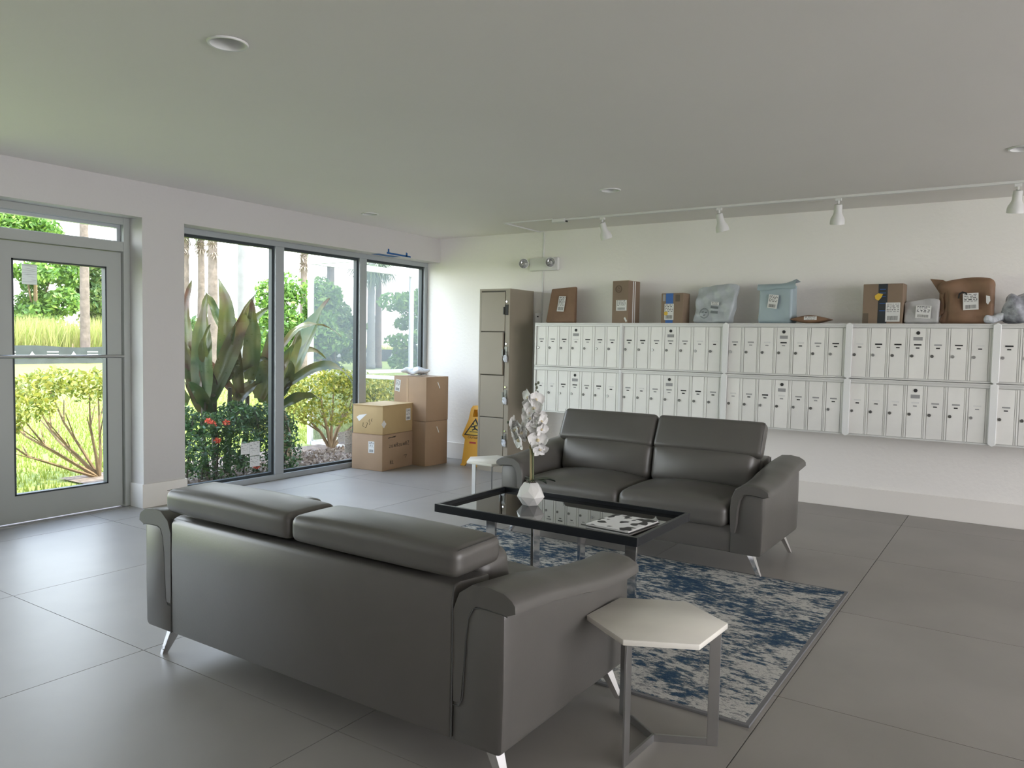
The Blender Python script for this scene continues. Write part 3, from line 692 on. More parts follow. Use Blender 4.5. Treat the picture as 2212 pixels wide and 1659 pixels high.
# ================================================================== WET FLOOR SIGN
ws = thing('wet_floor_sign', 'yellow folding wet floor sign standing left of the locker', 'sign', (.765,-.215,0))
tl = math.atan2(.13,.66)
for s_ in (-1,1):
    Mx = Matrix.Translation((0,s_*.150,0)) @ Matrix.Rotation(s_*tl,4,'X')
    out = [(-.135,0.0),(-.115,.02),(-.115,.30),(-.160,.335),(-.155,.36),(-.105,.50),(-.085,.66),(-.06,.685),(.06,.685),(.085,.66),(.105,.50),(.155,.36),(.160,.335),(.115,.30),(.115,.02),(.135,0.0),(.07,.0),(.05,.03),(-.05,.03),(-.07,0.0)]
    hole = [(-.045,.56),(.045,.56),(.04,.64),(-.04,.64)]
    # build the panel from strips around the carrying hole
    b_ = MB(); y0, y1 = -.008, .008
    lower = [q for q in out if q[1] <= .56]; 
    b_.prism([(-.135,0),(-.07,0),(-.05,.03),(-.112,.03)][::1],1,y0,y1,Mx); b_.prism([(.07,0),(.135,0),(.112,.03),(.05,.03)],1,y0,y1,Mx)
    b_.prism([(-.115,.03),(.115,.03),(.115,.30),(-.115,.30)],1,y0,y1,Mx)
    b_.prism([(-.115,.30),(.115,.30),(.160,.335),(.155,.36),(.100,.52),(-.100,.52),(-.155,.36),(-.160,.335)],1,y0,y1,Mx)
    b_.prism([(-.100,.52),(.100,.52),(.095,.56),(-.095,.56)],1,y0,y1,Mx)
    b_.prism([(-.095,.56),(-.045,.56),(-.040,.64),(-.086,.65)],1,y0,y1,Mx); b_.prism([(.045,.56),(.095,.56),(.086,.65),(.040,.64)],1,y0,y1,Mx)
    b_.prism([(-.086,.65),(-.040,.64),(.040,.64),(.086,.65),(.06,.685),(-.06,.685)],1,y0,y1,Mx)
    pn = b_.build('panel', M_yellow, ws)
    bm = bmesh.new(); bm.from_mesh(pn.data); bmesh.ops.recalc_face_normals(bm, faces=bm.faces); bm.to_mesh(pn.data); bm.free()
    if s_ == -1:
        tri = lambda k_: [(-.135*k_,.345+.0+(1-k_)*.05),(.135*k_,.345+(1-k_)*.05),(0,.345+(1-k_)*.05+.20*k_)]
        MB().prism(tri(1.0),1,-.0100,-.0082,Mx).build('triangle', M_ink, pn); MB().prism(tri(.80),1,-.0112,-.0100,Mx).build('triangle_face', M_signyel, pn)
        g = MB()
        def limb(a,b2,wd=.007):
            a = Vector(a); b2 = Vector(b2); d = (b2-a).normalized(); n_ = Vector((-d.y,d.x))*wd
            g.prism([a-n_,b2-n_,b2+n_,a+n_],1,-.0122,-.0113,Mx)
        limb((-.01,.455),(.012,.425),.010); limb((-.01,.45),(-.045,.44)); limb((-.005,.455),(.03,.46)); limb((.012,.425),(-.03,.405)); limb((.012,.425),(.05,.41)); limb((.05,.41),(.06,.43)); limb((-.06,.388),(.07,.388),.004)
        g.prism([(-.024+.011*math.cos(a_),.478+.011*math.sin(a_)) for a_ in np.linspace(0,2*math.pi,10)[:-1]],1,-.0122,-.0113,Mx)
        fg = g.build('falling_figure', M_ink, pn)
        bm = bmesh.new(); bm.from_mesh(fg.data); bmesh.ops.recalc_face_normals(bm, faces=bm.faces); bm.to_mesh(fg.data); bm.free()
        textmesh('caution_text', 'CAUTION', .034, M_ink, Mx @ frontM(0,-.0095,.322), pn)
        MB().prism([(-.045,.255),(.045,.255),(.045,.275),(-.045,.275)],1,-.0095,-.0082,Mx).build('maker_badge', M_red, pn)

# ================================================================== CARDBOARD BOXES
def carton(name, label, loc, rz, sx_, sy_, sz_, material, cat='box', group=None):
    T = thing(name, label, cat, loc, rz, group)
    # walls with slightly uneven top edge, four flaps meeting along a seam
    MB().box(-sx_/2,sx_/2,-sy_/2,sy_/2,0,sz_-.004).build('walls', material, T, bevel=.006, smooth=True)
    g_ = .0015; long_x = sx_ >= sy_
    if long_x:
        MB().box(-sx_/2+.001,sx_/2-.001,-sy_/2+.001,-g_,sz_-.004,sz_).build('flap', material, T); MB().box(-sx_/2+.001,sx_/2-.001,g_,sy_/2-.001,sz_-.004,sz_).build('flap', material, T)
        MB().box(-sx_/2,sx_/2,-.024,.024,sz_,sz_+.0008).build('tape', M_tape, T)
    else:
        MB().box(-sx_/2+.001,-g_,-sy_/2+.001,sy_/2-.001,sz_-.004,sz_).build('flap', material, T); MB().box(g_,sx_/2-.001,-sy_/2+.001,sy_/2-.001,sz_-.004,sz_).build('flap', material, T)
        MB().box(-.024,.024,-sy_/2,sy_/2,sz_,sz_+.0008).build('tape', M_tape, T)
    return T
def flabel(T, x, z, w_, h_, y, tilt=0, material=None, name='label'):
    Mx = Matrix.Translation((x,y,z)) @ Matrix.Rotation(R_(tilt),4,'Y'); 
    o = MB().box(-w_/2,w_/2,-.0008,.0,-h_/2,h_/2,Mx).build(name, M_paper if material in (None,M_label,M_bar) else material, T)
    if material in (None,M_label,M_bar): printrows(o, w_, h_, -.0008, Mx, 5 if material is not M_bar else 8, True, int(w_*9000+h_*7000+x*500))
    return o
def printrows(parent, w_, h_, y, M, rows, bars, seed):
    rs = random.Random(seed); b_ = MB(); z = h_*.42
    for i in range(rows):
        x = -w_*.42; hh = h_*.018*rs.uniform(.7,1.8)
        while x < w_*.36:
            l = w_*rs.uniform(.06,.22); b_.box(x, min(x+l,w_*.42), y-.0003, y, z-hh, z+hh, M); x += l+w_*rs.uniform(.03,.15)
        z -= h_*.82/(rows+3.2)
    if bars:
        x = -w_*.36
        while x < w_*.34:
            l = w_*rs.uniform(.010,.03); b_.box(x, x+l, y-.0003, y, -h_*.42, -h_*.20, M); x += l+w_*rs.uniform(.012,.03)
    b_.build('print', M_print, parent, kind='stuff')
def slabel(T, y, z, w_, h_, x, tilt=0, material=None, name='label'):
    Mx = Matrix.Translation((x,y,z)) @ Matrix.Rotation(R_(tilt),4,'X'); 
    o = MB().box(0,.0008,-w_/2,w_/2,-h_/2,h_/2,Mx).build(name, M_paper, T)
    printrows(o, w_, h_, -.0008, Mx @ Matrix.Rotation(R_(90),4,'Z'), 5, True, 5)
    return o
def scribble(T, pts, name='handwriting', rad=.0028, mt_=None):
    b_ = MB()
    for st_ in pts: b_.tube(st_, rad, 4)
    return b_.build(name, mt_ or M_ink, T)
GB = 'cardboard boxes stacked by the window'
A = R_(6)
b1 = carton('cardboard_box', 'brown cardboard box with marker writing, at the bottom of the front stack', (.030,-.985,0), A, .41,.58,.387, M_card, group=GB)
flabel(b1, .06,.25,.078,.125,-.2905)
slabel_pts = []
random.seed(2)
wr = []; x_ = .2055
for i_ in range(9):
    y_ = -.17+.042*i_; hh = random.choice((.03,.045,.03)); k_ = i_ % 4
    if k_ == 0: wr.append([(x_,y_,.24+hh),(x_,y_+.025,.24+hh),(x_,y_,.24),(x_,y_+.028,.24)])
    elif k_ == 1: wr.append([(x_,y_,.27),(x_,y_+.004,.24),(x_,y_+.02,.24),(x_,y_+.025,.272)])
    elif k_ == 2: wr.append([(x_,y_,.24),(x_,y_+.006,.27),(x_,y_+.014,.245),(x_,y_+.022,.272),(x_,y_+.028,.24)])
    else: wr.append([(x_,y_,.24),(x_,y_,.285)]); wr.append([(x_,y_,.262),(x_,y_+.022,.262)]); wr.append([(x_,y_+.022,.285),(x_,y_+.022,.24)])
wr += [[(x_,-.19,.345),(x_,-.05,.358)],[(x_,-.18,.352),(x_,-.06,.350)],[(x_,-.15,.06),(x_,-.14,.10),(x_,-.13,.06)],[(x_,-.11,.10),(x_,-.11,.06),(x_,-.09,.06)],[(x_,.10,.13),(x_,.15,.135),(x_,.13,.10)]]
scribble(b1, wr, rad=.0026)
b2 = carton('cardboard_box', 'yellowish cardboard box with white label scrap, on top of the front stack', (.030,-.985,.388), A, .40,.56,.312, M_card2, group=GB)
b2b = MB().box(-.207,.207,-.287,.287,.306,.314).build('lid_rim', M_card2, b2, bevel=.003); 
MB().prism([(-.11,.20),(-.15,.175),(-.115,.13),(-.01,.215)],1,-.2812,-.2803).build('torn_label', M_white, b2)
scribble(b2, [[(-.06,-.2805,.12),(-.065,-.2805,.08),(-.045,-.2805,.075)],[(-.02,-.2805,.12),(.0,-.2805,.12),(-.02,-.2805,.07),(-.035,-.2805,.065)],[(.03,-.2805,.16),(.015,-.2805,.14),(.035,-.2805,.12),(.02,-.2805,.10)],[(.06,-.2805,.17),(.045,-.2805,.14),(.06,-.2805,.14)]], rad=.0025)
slabel(b2, .18,.19,.085,.13,.2003); Mx = Matrix.Translation((.2003,-.26,.115)) @ Matrix.Rotation(R_(45),4,'X'); MB().box(0,.0008,-.03,.03,-.03,.03,Mx).build('small_label', M_white, b2); 
b3 = carton('cardboard_box', 'brown cardboard box at the bottom of the rear stack by the wall', (.165,-.515,0), R_(-3), .49,.37,.50, M_card, group=GB)
b4 = carton('cardboard_box', 'large brown cardboard box on top of the rear stack', (.165,-.515,.501), R_(-2), .495,.375,.495, M_card, group=GB)
flabel(b4, -.185,.385,.075,.135,-.1883, 8); MB().box(-.055,-.02,-.1890,-.1880,.12,.47).build('tape_strip', M_tape, b4)
for T in (b3,b4): 
    xx = .2455 if T is b3 else .248
    Mx = Matrix.Translation((xx,.02,.40)) @ Matrix.Rotation(R_(28),4,'X'); MB().box(0,.0008,-.006,.006,-.04,.04,Mx).build('tape_scrap', M_white, T)
def bagfn(q):
    q.z += .02*math.sin(q.x*30)*math.cos(q.y*26); q.z *= max(.25,1-.6*(abs(q.x)/.14)**2); return q
pl = MB().pillow(.14,.11,.035,.03, bagfn, Matrix.Translation((0,0,.032)), 10).build('plastic_mailer', M_plastic, loc=(.08,-.52,1.0005), smooth=True)
tag(pl, 'crumpled clear plastic mailer lying on the tallest cardboard box', 'mailer')
bm = bmesh.new(); bm.from_mesh(pl.data)
zm = min(v.co.z for v in bm.verts)
for v in bm.verts: v.co.z -= zm
bm.to_mesh(pl.data); bm.free()

# ================================================================== PARCELS ON THE MAILBOXES
ZP = 1.6085
PG = 'parcels standing on the mailboxes'
def parcel(name, label, cat, x, y, rz=0): return thing(name, label, cat, (x,y,ZP), rz, PG)
# 1 kraft padded envelope, leaning
p1 = parcel('padded_envelope', 'brown kraft padded envelope leaning on the wall above the first mailbox', 'envelope', 1.80,-.16)
Mx = Matrix.Rotation(R_(-9),4,'X')
def envfn(q): 
    k_ = (q.z+.187)/.375; q.x *= 1.06-.16*k_; q.z += .010*(q.x/.15)*k_; q.y *= 1-.55*max(0,k_-.1); return q
MB().pillow(.165,.028,.187,.014, envfn, Matrix.Translation((0,0,.190)) @ Mx, 9).build('envelope_body', M_kraft, p1, smooth=True)
flabel(p1, .0,.0,.085,.165,.0,3,M_bar).matrix_local = Matrix.Translation((0,-.030,.205)) @ Matrix.Rotation(R_(-11),4,'X')
# 2 tall brown carton
p2 = parcel('cardboard_carton', 'tall narrow brown carton with round stamp over the joint of the first two mailbox banks', 'box', 2.555,-.21,R_(-6))
MB().box(-.092,.092,-.11,.11,0,.415).build('walls', M_card3, p2, bevel=.004); MB().box(-.090,.090,-.108,.108,.415,.4175).build('flap', M_card, p2)
flabel(p2, .015,.175,.120,.105,-.1103,0,M_label)
rg = MB()
for r_ in (.036,.030): rg.tube([(-.02+r_*math.cos(a_), -.1102, .335+r_*math.sin(a_)) for a_ in np.linspace(0,2*math.pi,25)], .0016, 4)
rg.tube([(-.036,-.1102,.33),(-.02,-.1102,.318),(-.004,-.1102,.33)], .002, 4); rg.tube([(-.03,-.1102,.348),(-.01,-.1102,.343)], .003, 4)
rg.build('round_emblem', mat('brown_ink',(.14,.09,.06),.7), p2)
for x_ in (-.03,.005): MB().box(.0922,.0930,x_,x_+.016,.0,.412).build('edge_tape', M_white, p2)
MB().prism([(.045,.05),(.06,.06),(.085,.02),(.07,.008)],1,-.1108,-.1102).build('tape_scrap', M_white, p2)
# 3 small carton with blue tape
p3 = parcel('cardboard_carton', 'small brown carton with blue tape and white label above the second mailbox bank', 'box', 3.075,-.21,R_(-4))
MB().box(-.115,.115,-.07,.07,0,.285).build('walls', M_card3, p3, bevel=.003); MB().box(-.113,.113,-.068,.068,.285,.287).build('flap', M_card3, p3)
MB().box(-.066,.010,-.0708,-.0702,0,.286).build('tape', M_bluet, p3, label='blue packing tape')
flabel(p3, -.030,.110,.096,.155,-.0715,0,M_label); MB().lathe([(.020,0),(.020,.0006)], 14, Matrix.Translation((-.062,-.0718,.095)) @ Matrix.Rotation(R_(90),4,'X')).build('yellow_dot', M_signyel, p3)
flabel(p3, .055,.240,.045,.065,-.0706,0,mat('grey_print',(.13,.10,.07),.7),'printed_panel'); flabel(p3,-.085,.245,.025,.065,-.0706,0,M_greyslot,'printed_panel')
# 4 silver mailer
p4 = parcel('poly_mailer', 'crumpled silver poly mailer with round emblem between small carton and blue-grey mailer', 'mailer', 3.475,-.20,R_(-5))
def slv(q):
    k_ = (q.z+.175)/.35; q.x *= (.86+.26*k_) if q.x > 0 else (1.08-.06*k_); q.z += .022*math.sin(q.x*8+.9)*k_; q.y *= 1-.75*max(0,k_)**2; q.y += .009*math.sin(q.x*45+q.z*30)+.008*math.sin(q.z*40-q.x*18); return q
MB().pillow(.185,.055,.172,.022, slv, Matrix.Translation((0,.0,.174)) @ Matrix.Rotation(R_(-6),4,'X'), 14).build('mailer_body', M_silver, p4, smooth=True)
flabel(p4,.015,.185,.075,.030,-.066,5,M_bar,'address_print'); flabel(p4,.012,.148,.075,.022,-.070,5,mat('grey_bar',(.16,.18,.19),.6),'print_bar'); flabel(p4,.012,.105,.07,.025,-.073,5,MATS['grey_bar'],'print_bar')
rg = MB()
for r_ in (.046,.039): rg.tube([(-.085+r_*math.cos(a_), -.0745, .095+r_*math.sin(a_)) for a_ in np.linspace(0,2*math.pi,25)], .0016, 4)
for a_ in (.4,2.5,4.6): rg.tube([(-.085+.018*math.cos(a_)-.01,-.0745,.095+.018*math.sin(a_)),(-.085+.018*math.cos(a_)+.01,-.0745,.098+.018*math.sin(a_))], .0035, 4)
rg.build('round_emblem', MATS['grey_bar'], p4)
# 5 blue-grey mailer with folded top
p5 = parcel('poly_mailer', 'square blue-grey poly mailer with folded top and white label', 'mailer', 4.035,-.20,R_(-7))
def blu(q):
    k_ = (q.z+.17)/.34; q.x *= 1-.03*k_; q.y *= 1-.25*k_; q.y += .004*math.sin(q.x*30+q.z*14); q.z += .012*math.sin(q.x*9) *k_; return q
MB().pillow(.155,.078,.168,.030, blu, Matrix.Translation((0,0,.170)), 12).build('mailer_body', M_bluegrey, p5, smooth=True)
V_ = []; F_ = []
for i in range(9):
    x = -.165+.345*i/8; up = .018*max(0,(x-.03)/.14)**2
    V_ += [(x,-.066,.300-.008*math.sin(i)+ .03*max(0,(x-.08))/.1*.4),(x,-.076,.318+up),(x,-.055,.352+up*1.8),(x,.05,.350+up)]
for i in range(8):
    for k_ in range(3): a = i*4+k_; F_.append((a,a+4,a+5,a+1))
MB().add(V_,F_).build('folded_flap', M_bluegrey, p5, smooth=True)
flabel(p5,-.012,.195,.088,.120,-.0835,8,M_label)
# 6 small flat brown packet
p6 = parcel('paper_packet', 'small flat brown paper packet lying right of the blue-grey mailer', 'packet', 4.335,-.24,0)
def pk(q): q.z *= max(.12, 1-(abs(q.x)/.17)**1.6); return q
pk_o = MB().pillow(.165,.09,.036,.03, pk, Matrix.Translation((0,0,.037)), 10).build('packet_body', M_kraft, p6, smooth=True)
flabel(p6,.012,.046,.105,.030,-.0935,0,M_label)
# 7 brown carton with dark tape
p7 = parcel('cardboard_carton', 'square brown carton with black printed tape and white label', 'box', 4.905,-.22,R_(-3))
MB().box(-.150,.150,-.08,.08,0,.325).build('walls', M_card3, p7, bevel=.003); MB().box(-.148,.148,-.078,.078,.325,.327).build('flap', M_card3, p7)
MB().box(-.034,.036,-.0808,-.0802,0,.326).build('tape', M_navy, p7, label='black printed tape')
for z_ in (.28,.25,.22,.165,.105): MB().box(-.022,.022,-.0814,-.0808,z_,z_+.004).build('tape_print', M_bluet, p7)
flabel(p7,.080,.095,.108,.155,-.0822,0,M_label)
MB().prism([(-.055,.205),(-.03,.190),(-.01,.215),(.002,.245),(-.035,.25),(-.06,.23)],1,-.083,-.0815).build('yellow_sticker', M_signyel, p7)
flabel(p7,-.125,.045,.042,.085,-.0804,0,mat('grey_print',(.13,.10,.07),.7),'printed_panel')
# 8 small grey mailer
p8 = parcel('poly_mailer', 'small grey poly mailer slumped between dark-taped carton and kraft bag', 'mailer', 5.185,-.24,0)
def gm(q): 
    k_ = (q.z+.095)/.19; q.x *= 1.0+.04*k_; q.y *= 1-.8*max(0,k_)**1.5; q.y += .006*math.sin(q.x*40+q.z*20); q.z += .012*math.sin(q.x*18+.5)*k_; return q
MB().pillow(.122,.045,.095,.018, gm, Matrix.Translation((0,0,.098)) @ Matrix.Rotation(R_(-8),4,'X'), 12).build('mailer_body', mat('pale_grey_poly',(.50,.50,.50),.35,noise=(6,.06),bump=(11,.5,.02)), p8, smooth=True)
flabel(p8,.015,.095,.11,.10,-.054,3,M_label); 
# 9 large kraft bag
p9 = parcel('paper_mailer', 'large crumpled brown kraft paper mailer with pointed corner', 'mailer', 5.465,-.20,R_(-4))
def kb(q):
    k_ = (q.z+.17)/.34; q.z += .03*math.sin(q.x*8+1.2)*k_; q.y *= 1-.35*k_; q.y += .012*math.sin(q.x*24+q.z*9)+.006*math.sin(q.z*36)
    if q.x < -.12 and k_ < .8: q.x += .05*(1-abs(k_-.4)*2)
    return q
MB().pillow(.195,.07,.168,.04, kb, Matrix.Translation((.02,0,.17)), 16).build('mailer_body', M_kraft, p9, smooth=True)
fl_ = MB(); fl_.add([(-.235,-.02,.365),(-.14,-.03,.352),(-.10,-.05,.33),(-.13,-.055,.21),(-.115,-.055,.10),(-.20,-.03,.005),(-.16,-.02,.14),(-.165,-.01,.25)],[(0,7,3,2,1),(7,6,4,3),(6,5,4)]); 
fl_.add([(-.235,-.017,.365),(-.14,-.027,.352),(-.10,-.047,.33),(-.13,-.052,.21),(-.115,-.052,.10),(-.20,-.027,.005),(-.16,-.017,.14),(-.165,-.007,.25)],[(1,2,3,7,0),(3,4,6,7),(4,5,6)]); fl_.build('side_flap', M_kraft, p9)
flabel(p9,.065,.175,.105,.130,-.084,-3,M_label); 
sm = MB(); sm.tube([(-.02,-.082,.20),(-.015,-.0825,.235),(.005,-.083,.248),(.03,-.083,.24),(.04,-.083,.225)], [.006,.007,.007,.007,.004], 5); sm.build('printed_arrow', M_ink, p9)
MB().prism([(.165,.22),(.19,.215),(.195,.18),(.18,.15),(.168,.165)],1,-.083,-.078).build('torn_label', M_white, p9)
# 10 grey plastic bag at the right edge
p10 = parcel('plastic_bag', 'dark grey crumpled plastic bag at the right picture edge', 'bag', 5.86,-.23,0)
def pg(q):
    q.x += .012*math.sin(q.z*40+q.y*30); q.y += .012*math.sin(q.x*36+q.z*20); q.z += .012*math.sin(q.x*30+q.y*25); k_ = (q.z+.1)/.2; q.x *= 1-.25*max(0,k_); return q
MB().pillow(.135,.075,.105,.05, pg, Matrix.Translation((0,0,.122)), 14).build('bag_body', M_plasticd, p10, smooth=True)
MB().pillow(.075,.045,.03,.022, pg, Matrix.Translation((-.17,-.01,.048)), 8).build('bag_tail', M_plastic, p10, smooth=True)

# ================================================================== BACK WALL FITTINGS
em = thing('emergency_light', 'white twin-head emergency light on the back wall above the locker', 'emergency light', (1.47,0,2.255))
def ebody(q): return q
MB().box(-.17,.19,-.055,0,-.070,.070).build('housing', M_white, em, bevel=.012, smooth=True)
for (x,z) in ((-.225,.010),(.115,.012)):
    Mh = Matrix.Translation((x,-.075,z)) @ Matrix.Rotation(R_(90),4,'X') @ Matrix.Rotation(R_(28),4,'Y')
    hd = MB().lathe([(.030,-.03),(.050,-.005),(.056,.018),(.056,.024),(.050,.025)], 20, Mh, False).build('lamp_head', M_white, em, smooth='auto')
    MB().lathe([(.050,.024),(.044,.012),(.024,-.004),(.010,-.010),(.010,.006),(.004,.012),(.0,.012)], 20, Mh, False).build('reflector', M_bulb, hd, smooth='auto')
    MB().tube([(x,-.07,z),(x+(.06 if x < 0 else 0),-.03,z)], .012, 8).build('head_arm', M_white, hd)
rc = thing('cable_raceway', 'thin white cable raceway from the ceiling track down the back wall', 'cable trunking')
MB().box(1.440,1.458,-.010,0,2.325,H-.0005).build('wall_run', M_white, rc, bevel=.002); MB().box(1.440,1.458,-.010,0,1.72,2.185).build('wall_run', M_white, rc, bevel=.002)
MB().box(1.395,1.413,-.70,-.0,H-.011,H-.0005).build('ceiling_run', M_white, rc); MB().box(1.395,1.98,-.718,-.700,H-.011,H-.0005).build('ceiling_run', M_white, rc)
MB().box(1.413,1.458,-.018,0,H-.011,H-.0005).build('ceiling_run', M_white, rc)
wsb = thing('wall_switch', 'small white switch box with black button beside the locker', 'switch', (1.418,0,1.665))
MB().box(-.035,.035,-.04,0,-.06,.06).build('housing', M_white, wsb, bevel=.004); MB().box(-.010,.010,-.0425,-.0402,.015,.028).build('button', M_dark, wsb)

# ---- track lighting
TYt = -.66
tr_ = thing('lighting_track', 'white ceiling lighting track with feed box along the mailbox wall', 'track')
MB().box(2.06,8.6,TYt-.018,TYt+.018,H-.020,H-.0005).build('rail', M_white, tr_, bevel=.002)
MB().box(1.96,2.10,TYt-.035,TYt+.045,H-.034,H-.0005).build('feed_box', M_white, tr_, bevel=.004); MB().box(2.100,2.115,TYt-.008,TYt+.016,H-.034,H-.018).build('feed_clip', M_dark, tr_)
spot_lab = ['white track spotlight nearest the emergency light','white track spotlight above the silver mailer','white track spotlight third from the left, just left of the dark-taped carton','white track spotlight at the right picture edge']
def spot(i, x):
    S = thing('track_spotlight', spot_lab[i], 'spotlight', (x,TYt,H-.020), 0, 'spotlights on the ceiling track')
    MB().box(-.022,.022,-.014,.014,-.022,-.0005).build('adapter', M_white, S, bevel=.002)
    MB().tube([(0,0,-.022),(.0,0,-.055)], .008, 8).build('swivel', M_white, S)
    Mh = Matrix.Translation((0,.0,-.055)) @ Matrix.Rotation(R_(14 + (6 if i == 0 else 0)),4,'X') @ Matrix.Rotation(R_(-10 if i < 2 else 4),4,'Y') @ Matrix.Rotation(math.pi,4,'X')
    MB().lathe([(.0,-.008),(.026,-.006),(.030,0),(.031,.060),(.036,.075),(.052,.105),(.056,.125),(.056,.150),(.053,.150),(.050,.110),(.0,.100)], 20, Mh, False).build('lamp_head', M_white, S, smooth='auto')
    MB().lathe([(.0,-.0105),(.014,-.0105),(.014,-.008)], 12, Mh, False).build('end_cap', M_greyslot, S)
for i,x in enumerate((2.50,3.63,4.60,5.80)): spot(i,x)
# ---- recessed downlights
def downlight(x,y,label,r=.083):
    D = thing('recessed_downlight', label, 'ceiling light', (x,y,H), 0, 'ceiling downlights')
    MB().lathe([(r*.83,-.002),(r*.85,-.007),(r*.96,-.008),(r,-.004),(r,-.0005)], 28, None, False).build('trim_ring', M_white, D, smooth='auto')
    MB().lathe([(r*.84,-.004),(r*.72,.060),(r*.62,.085)], 28, None, False).build('baffle', M_white, D, smooth=True)
    MB().lathe([(r*.62,.084),(r*.40,.078),(0,.076)], 28, None, False).build('lens', mat('frosted_lens',(.70,.70,.66),.3), D, smooth='auto')
downlight(3.09,-5.218,'round white recessed ceiling light nearest the viewer at top left')
downlight(3.11,-1.722,'round white recessed ceiling light above the far sofa')
downlight(5.835,-1.70,'round recessed ceiling light cut by the right picture edge')
downlight(.55,-1.764,'round recessed ceiling light close to the window')
# ---- painter's tape on the header
pt_ = thing('painters_tape', "blue painter's tape stuck across the header above the third window pane", 'tape')
def strip(pts): MB().prism([(a,b_) for a,b_ in pts],0,.0004,.0016).build('tape_strip', M_blue, pt_)
strip([(-.93,2.345),(-.535,2.340),(-.535,2.358),(-.93,2.366)]); strip([(-.915,2.362),(-.89,2.362),(-.89,2.402),(-.915,2.402)]); strip([(-.62,2.345),(-.59,2.345),(-.588,2.385),(-.615,2.395)])
MB().box(-.12,-.0,-1.05,-.70,2.3335,2.3345).build('tape_strip', M_blue, pt_)

# ================================================================== OUTSIDE
GZ = -.10
def ground(name, pts, z, material, label, kind='structure'):
    o = MB().add([(x,y,z) for x,y in pts],[tuple(range(len(pts)))]).build(name, material, kind=kind); tag(o, label, 'ground'); return o
ground('lawn', [(-33.9,-40),(-.32,-40),(-.32,60),(-33.9,60)], GZ, M_lawn, 'bright mown lawn between the building and the silt fence')
ground('planting_bed', [(-2.3,-3.3),(-.32,-3.3),(-.32,60),(-2.3,60)], GZ+.02, M_mulch, 'brown mulch bed below the window')
ground('field', [(-160,-80),(-33.9,-80),(-33.9,200),(-160,200)], GZ-.02, M_field, 'dry yellow field beyond the silt fence')
for pts in ([(-33.9,60),(-.32,60),(-.32,200),(-33.9,200)],): ground('lawn', pts, GZ-.03, M_lawn, 'far continuation of the lawn behind the screened porch')
ground('pavement', [(12.2,-30),(30,-30),(30,20),(12.2,20)], GZ, M_ext, 'pale paving outside the right-hand openings')
ground('pavement', [(-.32,-30),(12.2,-30),(12.2,-10.2),(-.32,-10.2)], GZ, M_ext, 'pale paving outside the front openings')
rng = np.random.default_rng(4)
def blades(name, n, fx, fy, h0, h1, wd, z, lean=.5):
    x = fx(n); y = fy(n); x = np.where((y < -3.4) & (rng.random(n) < .25), -.4-rng.random(n)*2, x) if z == GZ and h1 < .1 else x; h = rng.uniform(h0,h1,n); th = rng.uniform(0,2*np.pi,n); a = rng.uniform(0,2*np.pi,n); l = rng.uniform(0,lean,n)*h
    B = np.stack([x,y,np.full(n,z)],1); z_ok = ~((y > -.1) & (x > -2.56)); x, y, h, th, a, l = [q[z_ok] for q in (x,y,h,th,a,l)]; n = len(x); B = np.stack([x,y,np.full(n,z)],1); d = np.stack([np.cos(th),np.sin(th),np.zeros(n)],1)*wd; T = B+np.stack([np.cos(a)*l,np.sin(a)*l,h],1)
    return np.stack([B-d,B+d,T],1).reshape(-1,3)
V = blades('g', 45000, lambda n: -2.35-rng.beta(1,2.2,n)*14, lambda n: rng.uniform(-4.6,9,n), .03,.09,.008, GZ)
o = quadmesh('lawn_grass', V, 3, M_blade, kind='stuff'); tag(o, 'short bright green grass blades of the near lawn', 'grass')
V = blades('t', 16000, lambda n: -35.6-rng.uniform(0,6,n), lambda n: rng.uniform(4,20,n), .9,2.6,.05, GZ, .45)
o = quadmesh('tall_grass', V, 3, M_tall, kind='stuff'); tag(o, 'tall yellow-green reeds growing behind the silt fence', 'grass')
V = blades('t', 9000, lambda n: -42-rng.uniform(0,14,n), lambda n: rng.uniform(25,75,n), .3,.9,.06, GZ, .5)
o = quadmesh('meadow_grass', V, 3, M_tall, kind='stuff'); tag(o, 'low dry meadow grass far beyond the fence', 'grass')

# silt fence with white printed marks
sf = thing('silt_fence', 'low black silt fence with white printed marks across the lawn', 'fence', (-34,0,GZ))
fp = [(-.6,-6),(0,4),(-.2,10.3),(-.4,15),(.6,20),(1.2,26),(3.0,33),(4.0,40),(5,52)]
b_ = MB()
for (a,b2) in zip(fp,fp[1:]):
    n_ = 6
    for i in range(n_):
        x0,y0 = a[0]+(b2[0]-a[0])*i/n_, a[1]+(b2[1]-a[1])*i/n_; x1,y1 = a[0]+(b2[0]-a[0])*(i+1)/n_, a[1]+(b2[1]-a[1])*(i+1)/n_
        za = .86+.05*math.sin(y0*1.3); zb_ = .86+.05*math.sin(y1*1.3)
        b_.add([(x0,y0,0),(x1,y1,0),(x1,y1,zb_),(x0,y0,za),(x0-.03,y0,0),(x1-.03,y1,0),(x1-.03,y1,zb_),(x0-.03,y0,za)],[(0,1,2,3),(5,4,7,6),(3,2,6,7)])
b_.build('fabric', M_fence, sf)
def fx_at(y):
    for (a,b2) in zip(fp,fp[1:]):
        if a[1] <= y <= b2[1]: return a[0]+(b2[0]-a[0])*(y-a[1])/(b2[1]-a[1])
mk = []
for i,y in enumerate(np.arange(6,44,1.0)):
    x = fx_at(y)+.03; b_ = MB()
    if i % 2: b_.add([(x,y-.22,.30),(x,y+.22,.30),(x,y,.62)],[(0,1,2)])
    else:
        for z in (.28,.42,.56): b_.add([(x,y-.3,z),(x,y+.25,z),(x,y+.25,z+.06),(x,y-.3,z+.06)],[(0,1,2,3)])
    b_.build('white_mark', M_greyslot, sf)
for y in np.arange(-5,50,3.0): MB().box(fx_at(y)-.08,fx_at(y)-.035,y-.025,y+.025,0,1.0).build('stake', M_twig, sf)

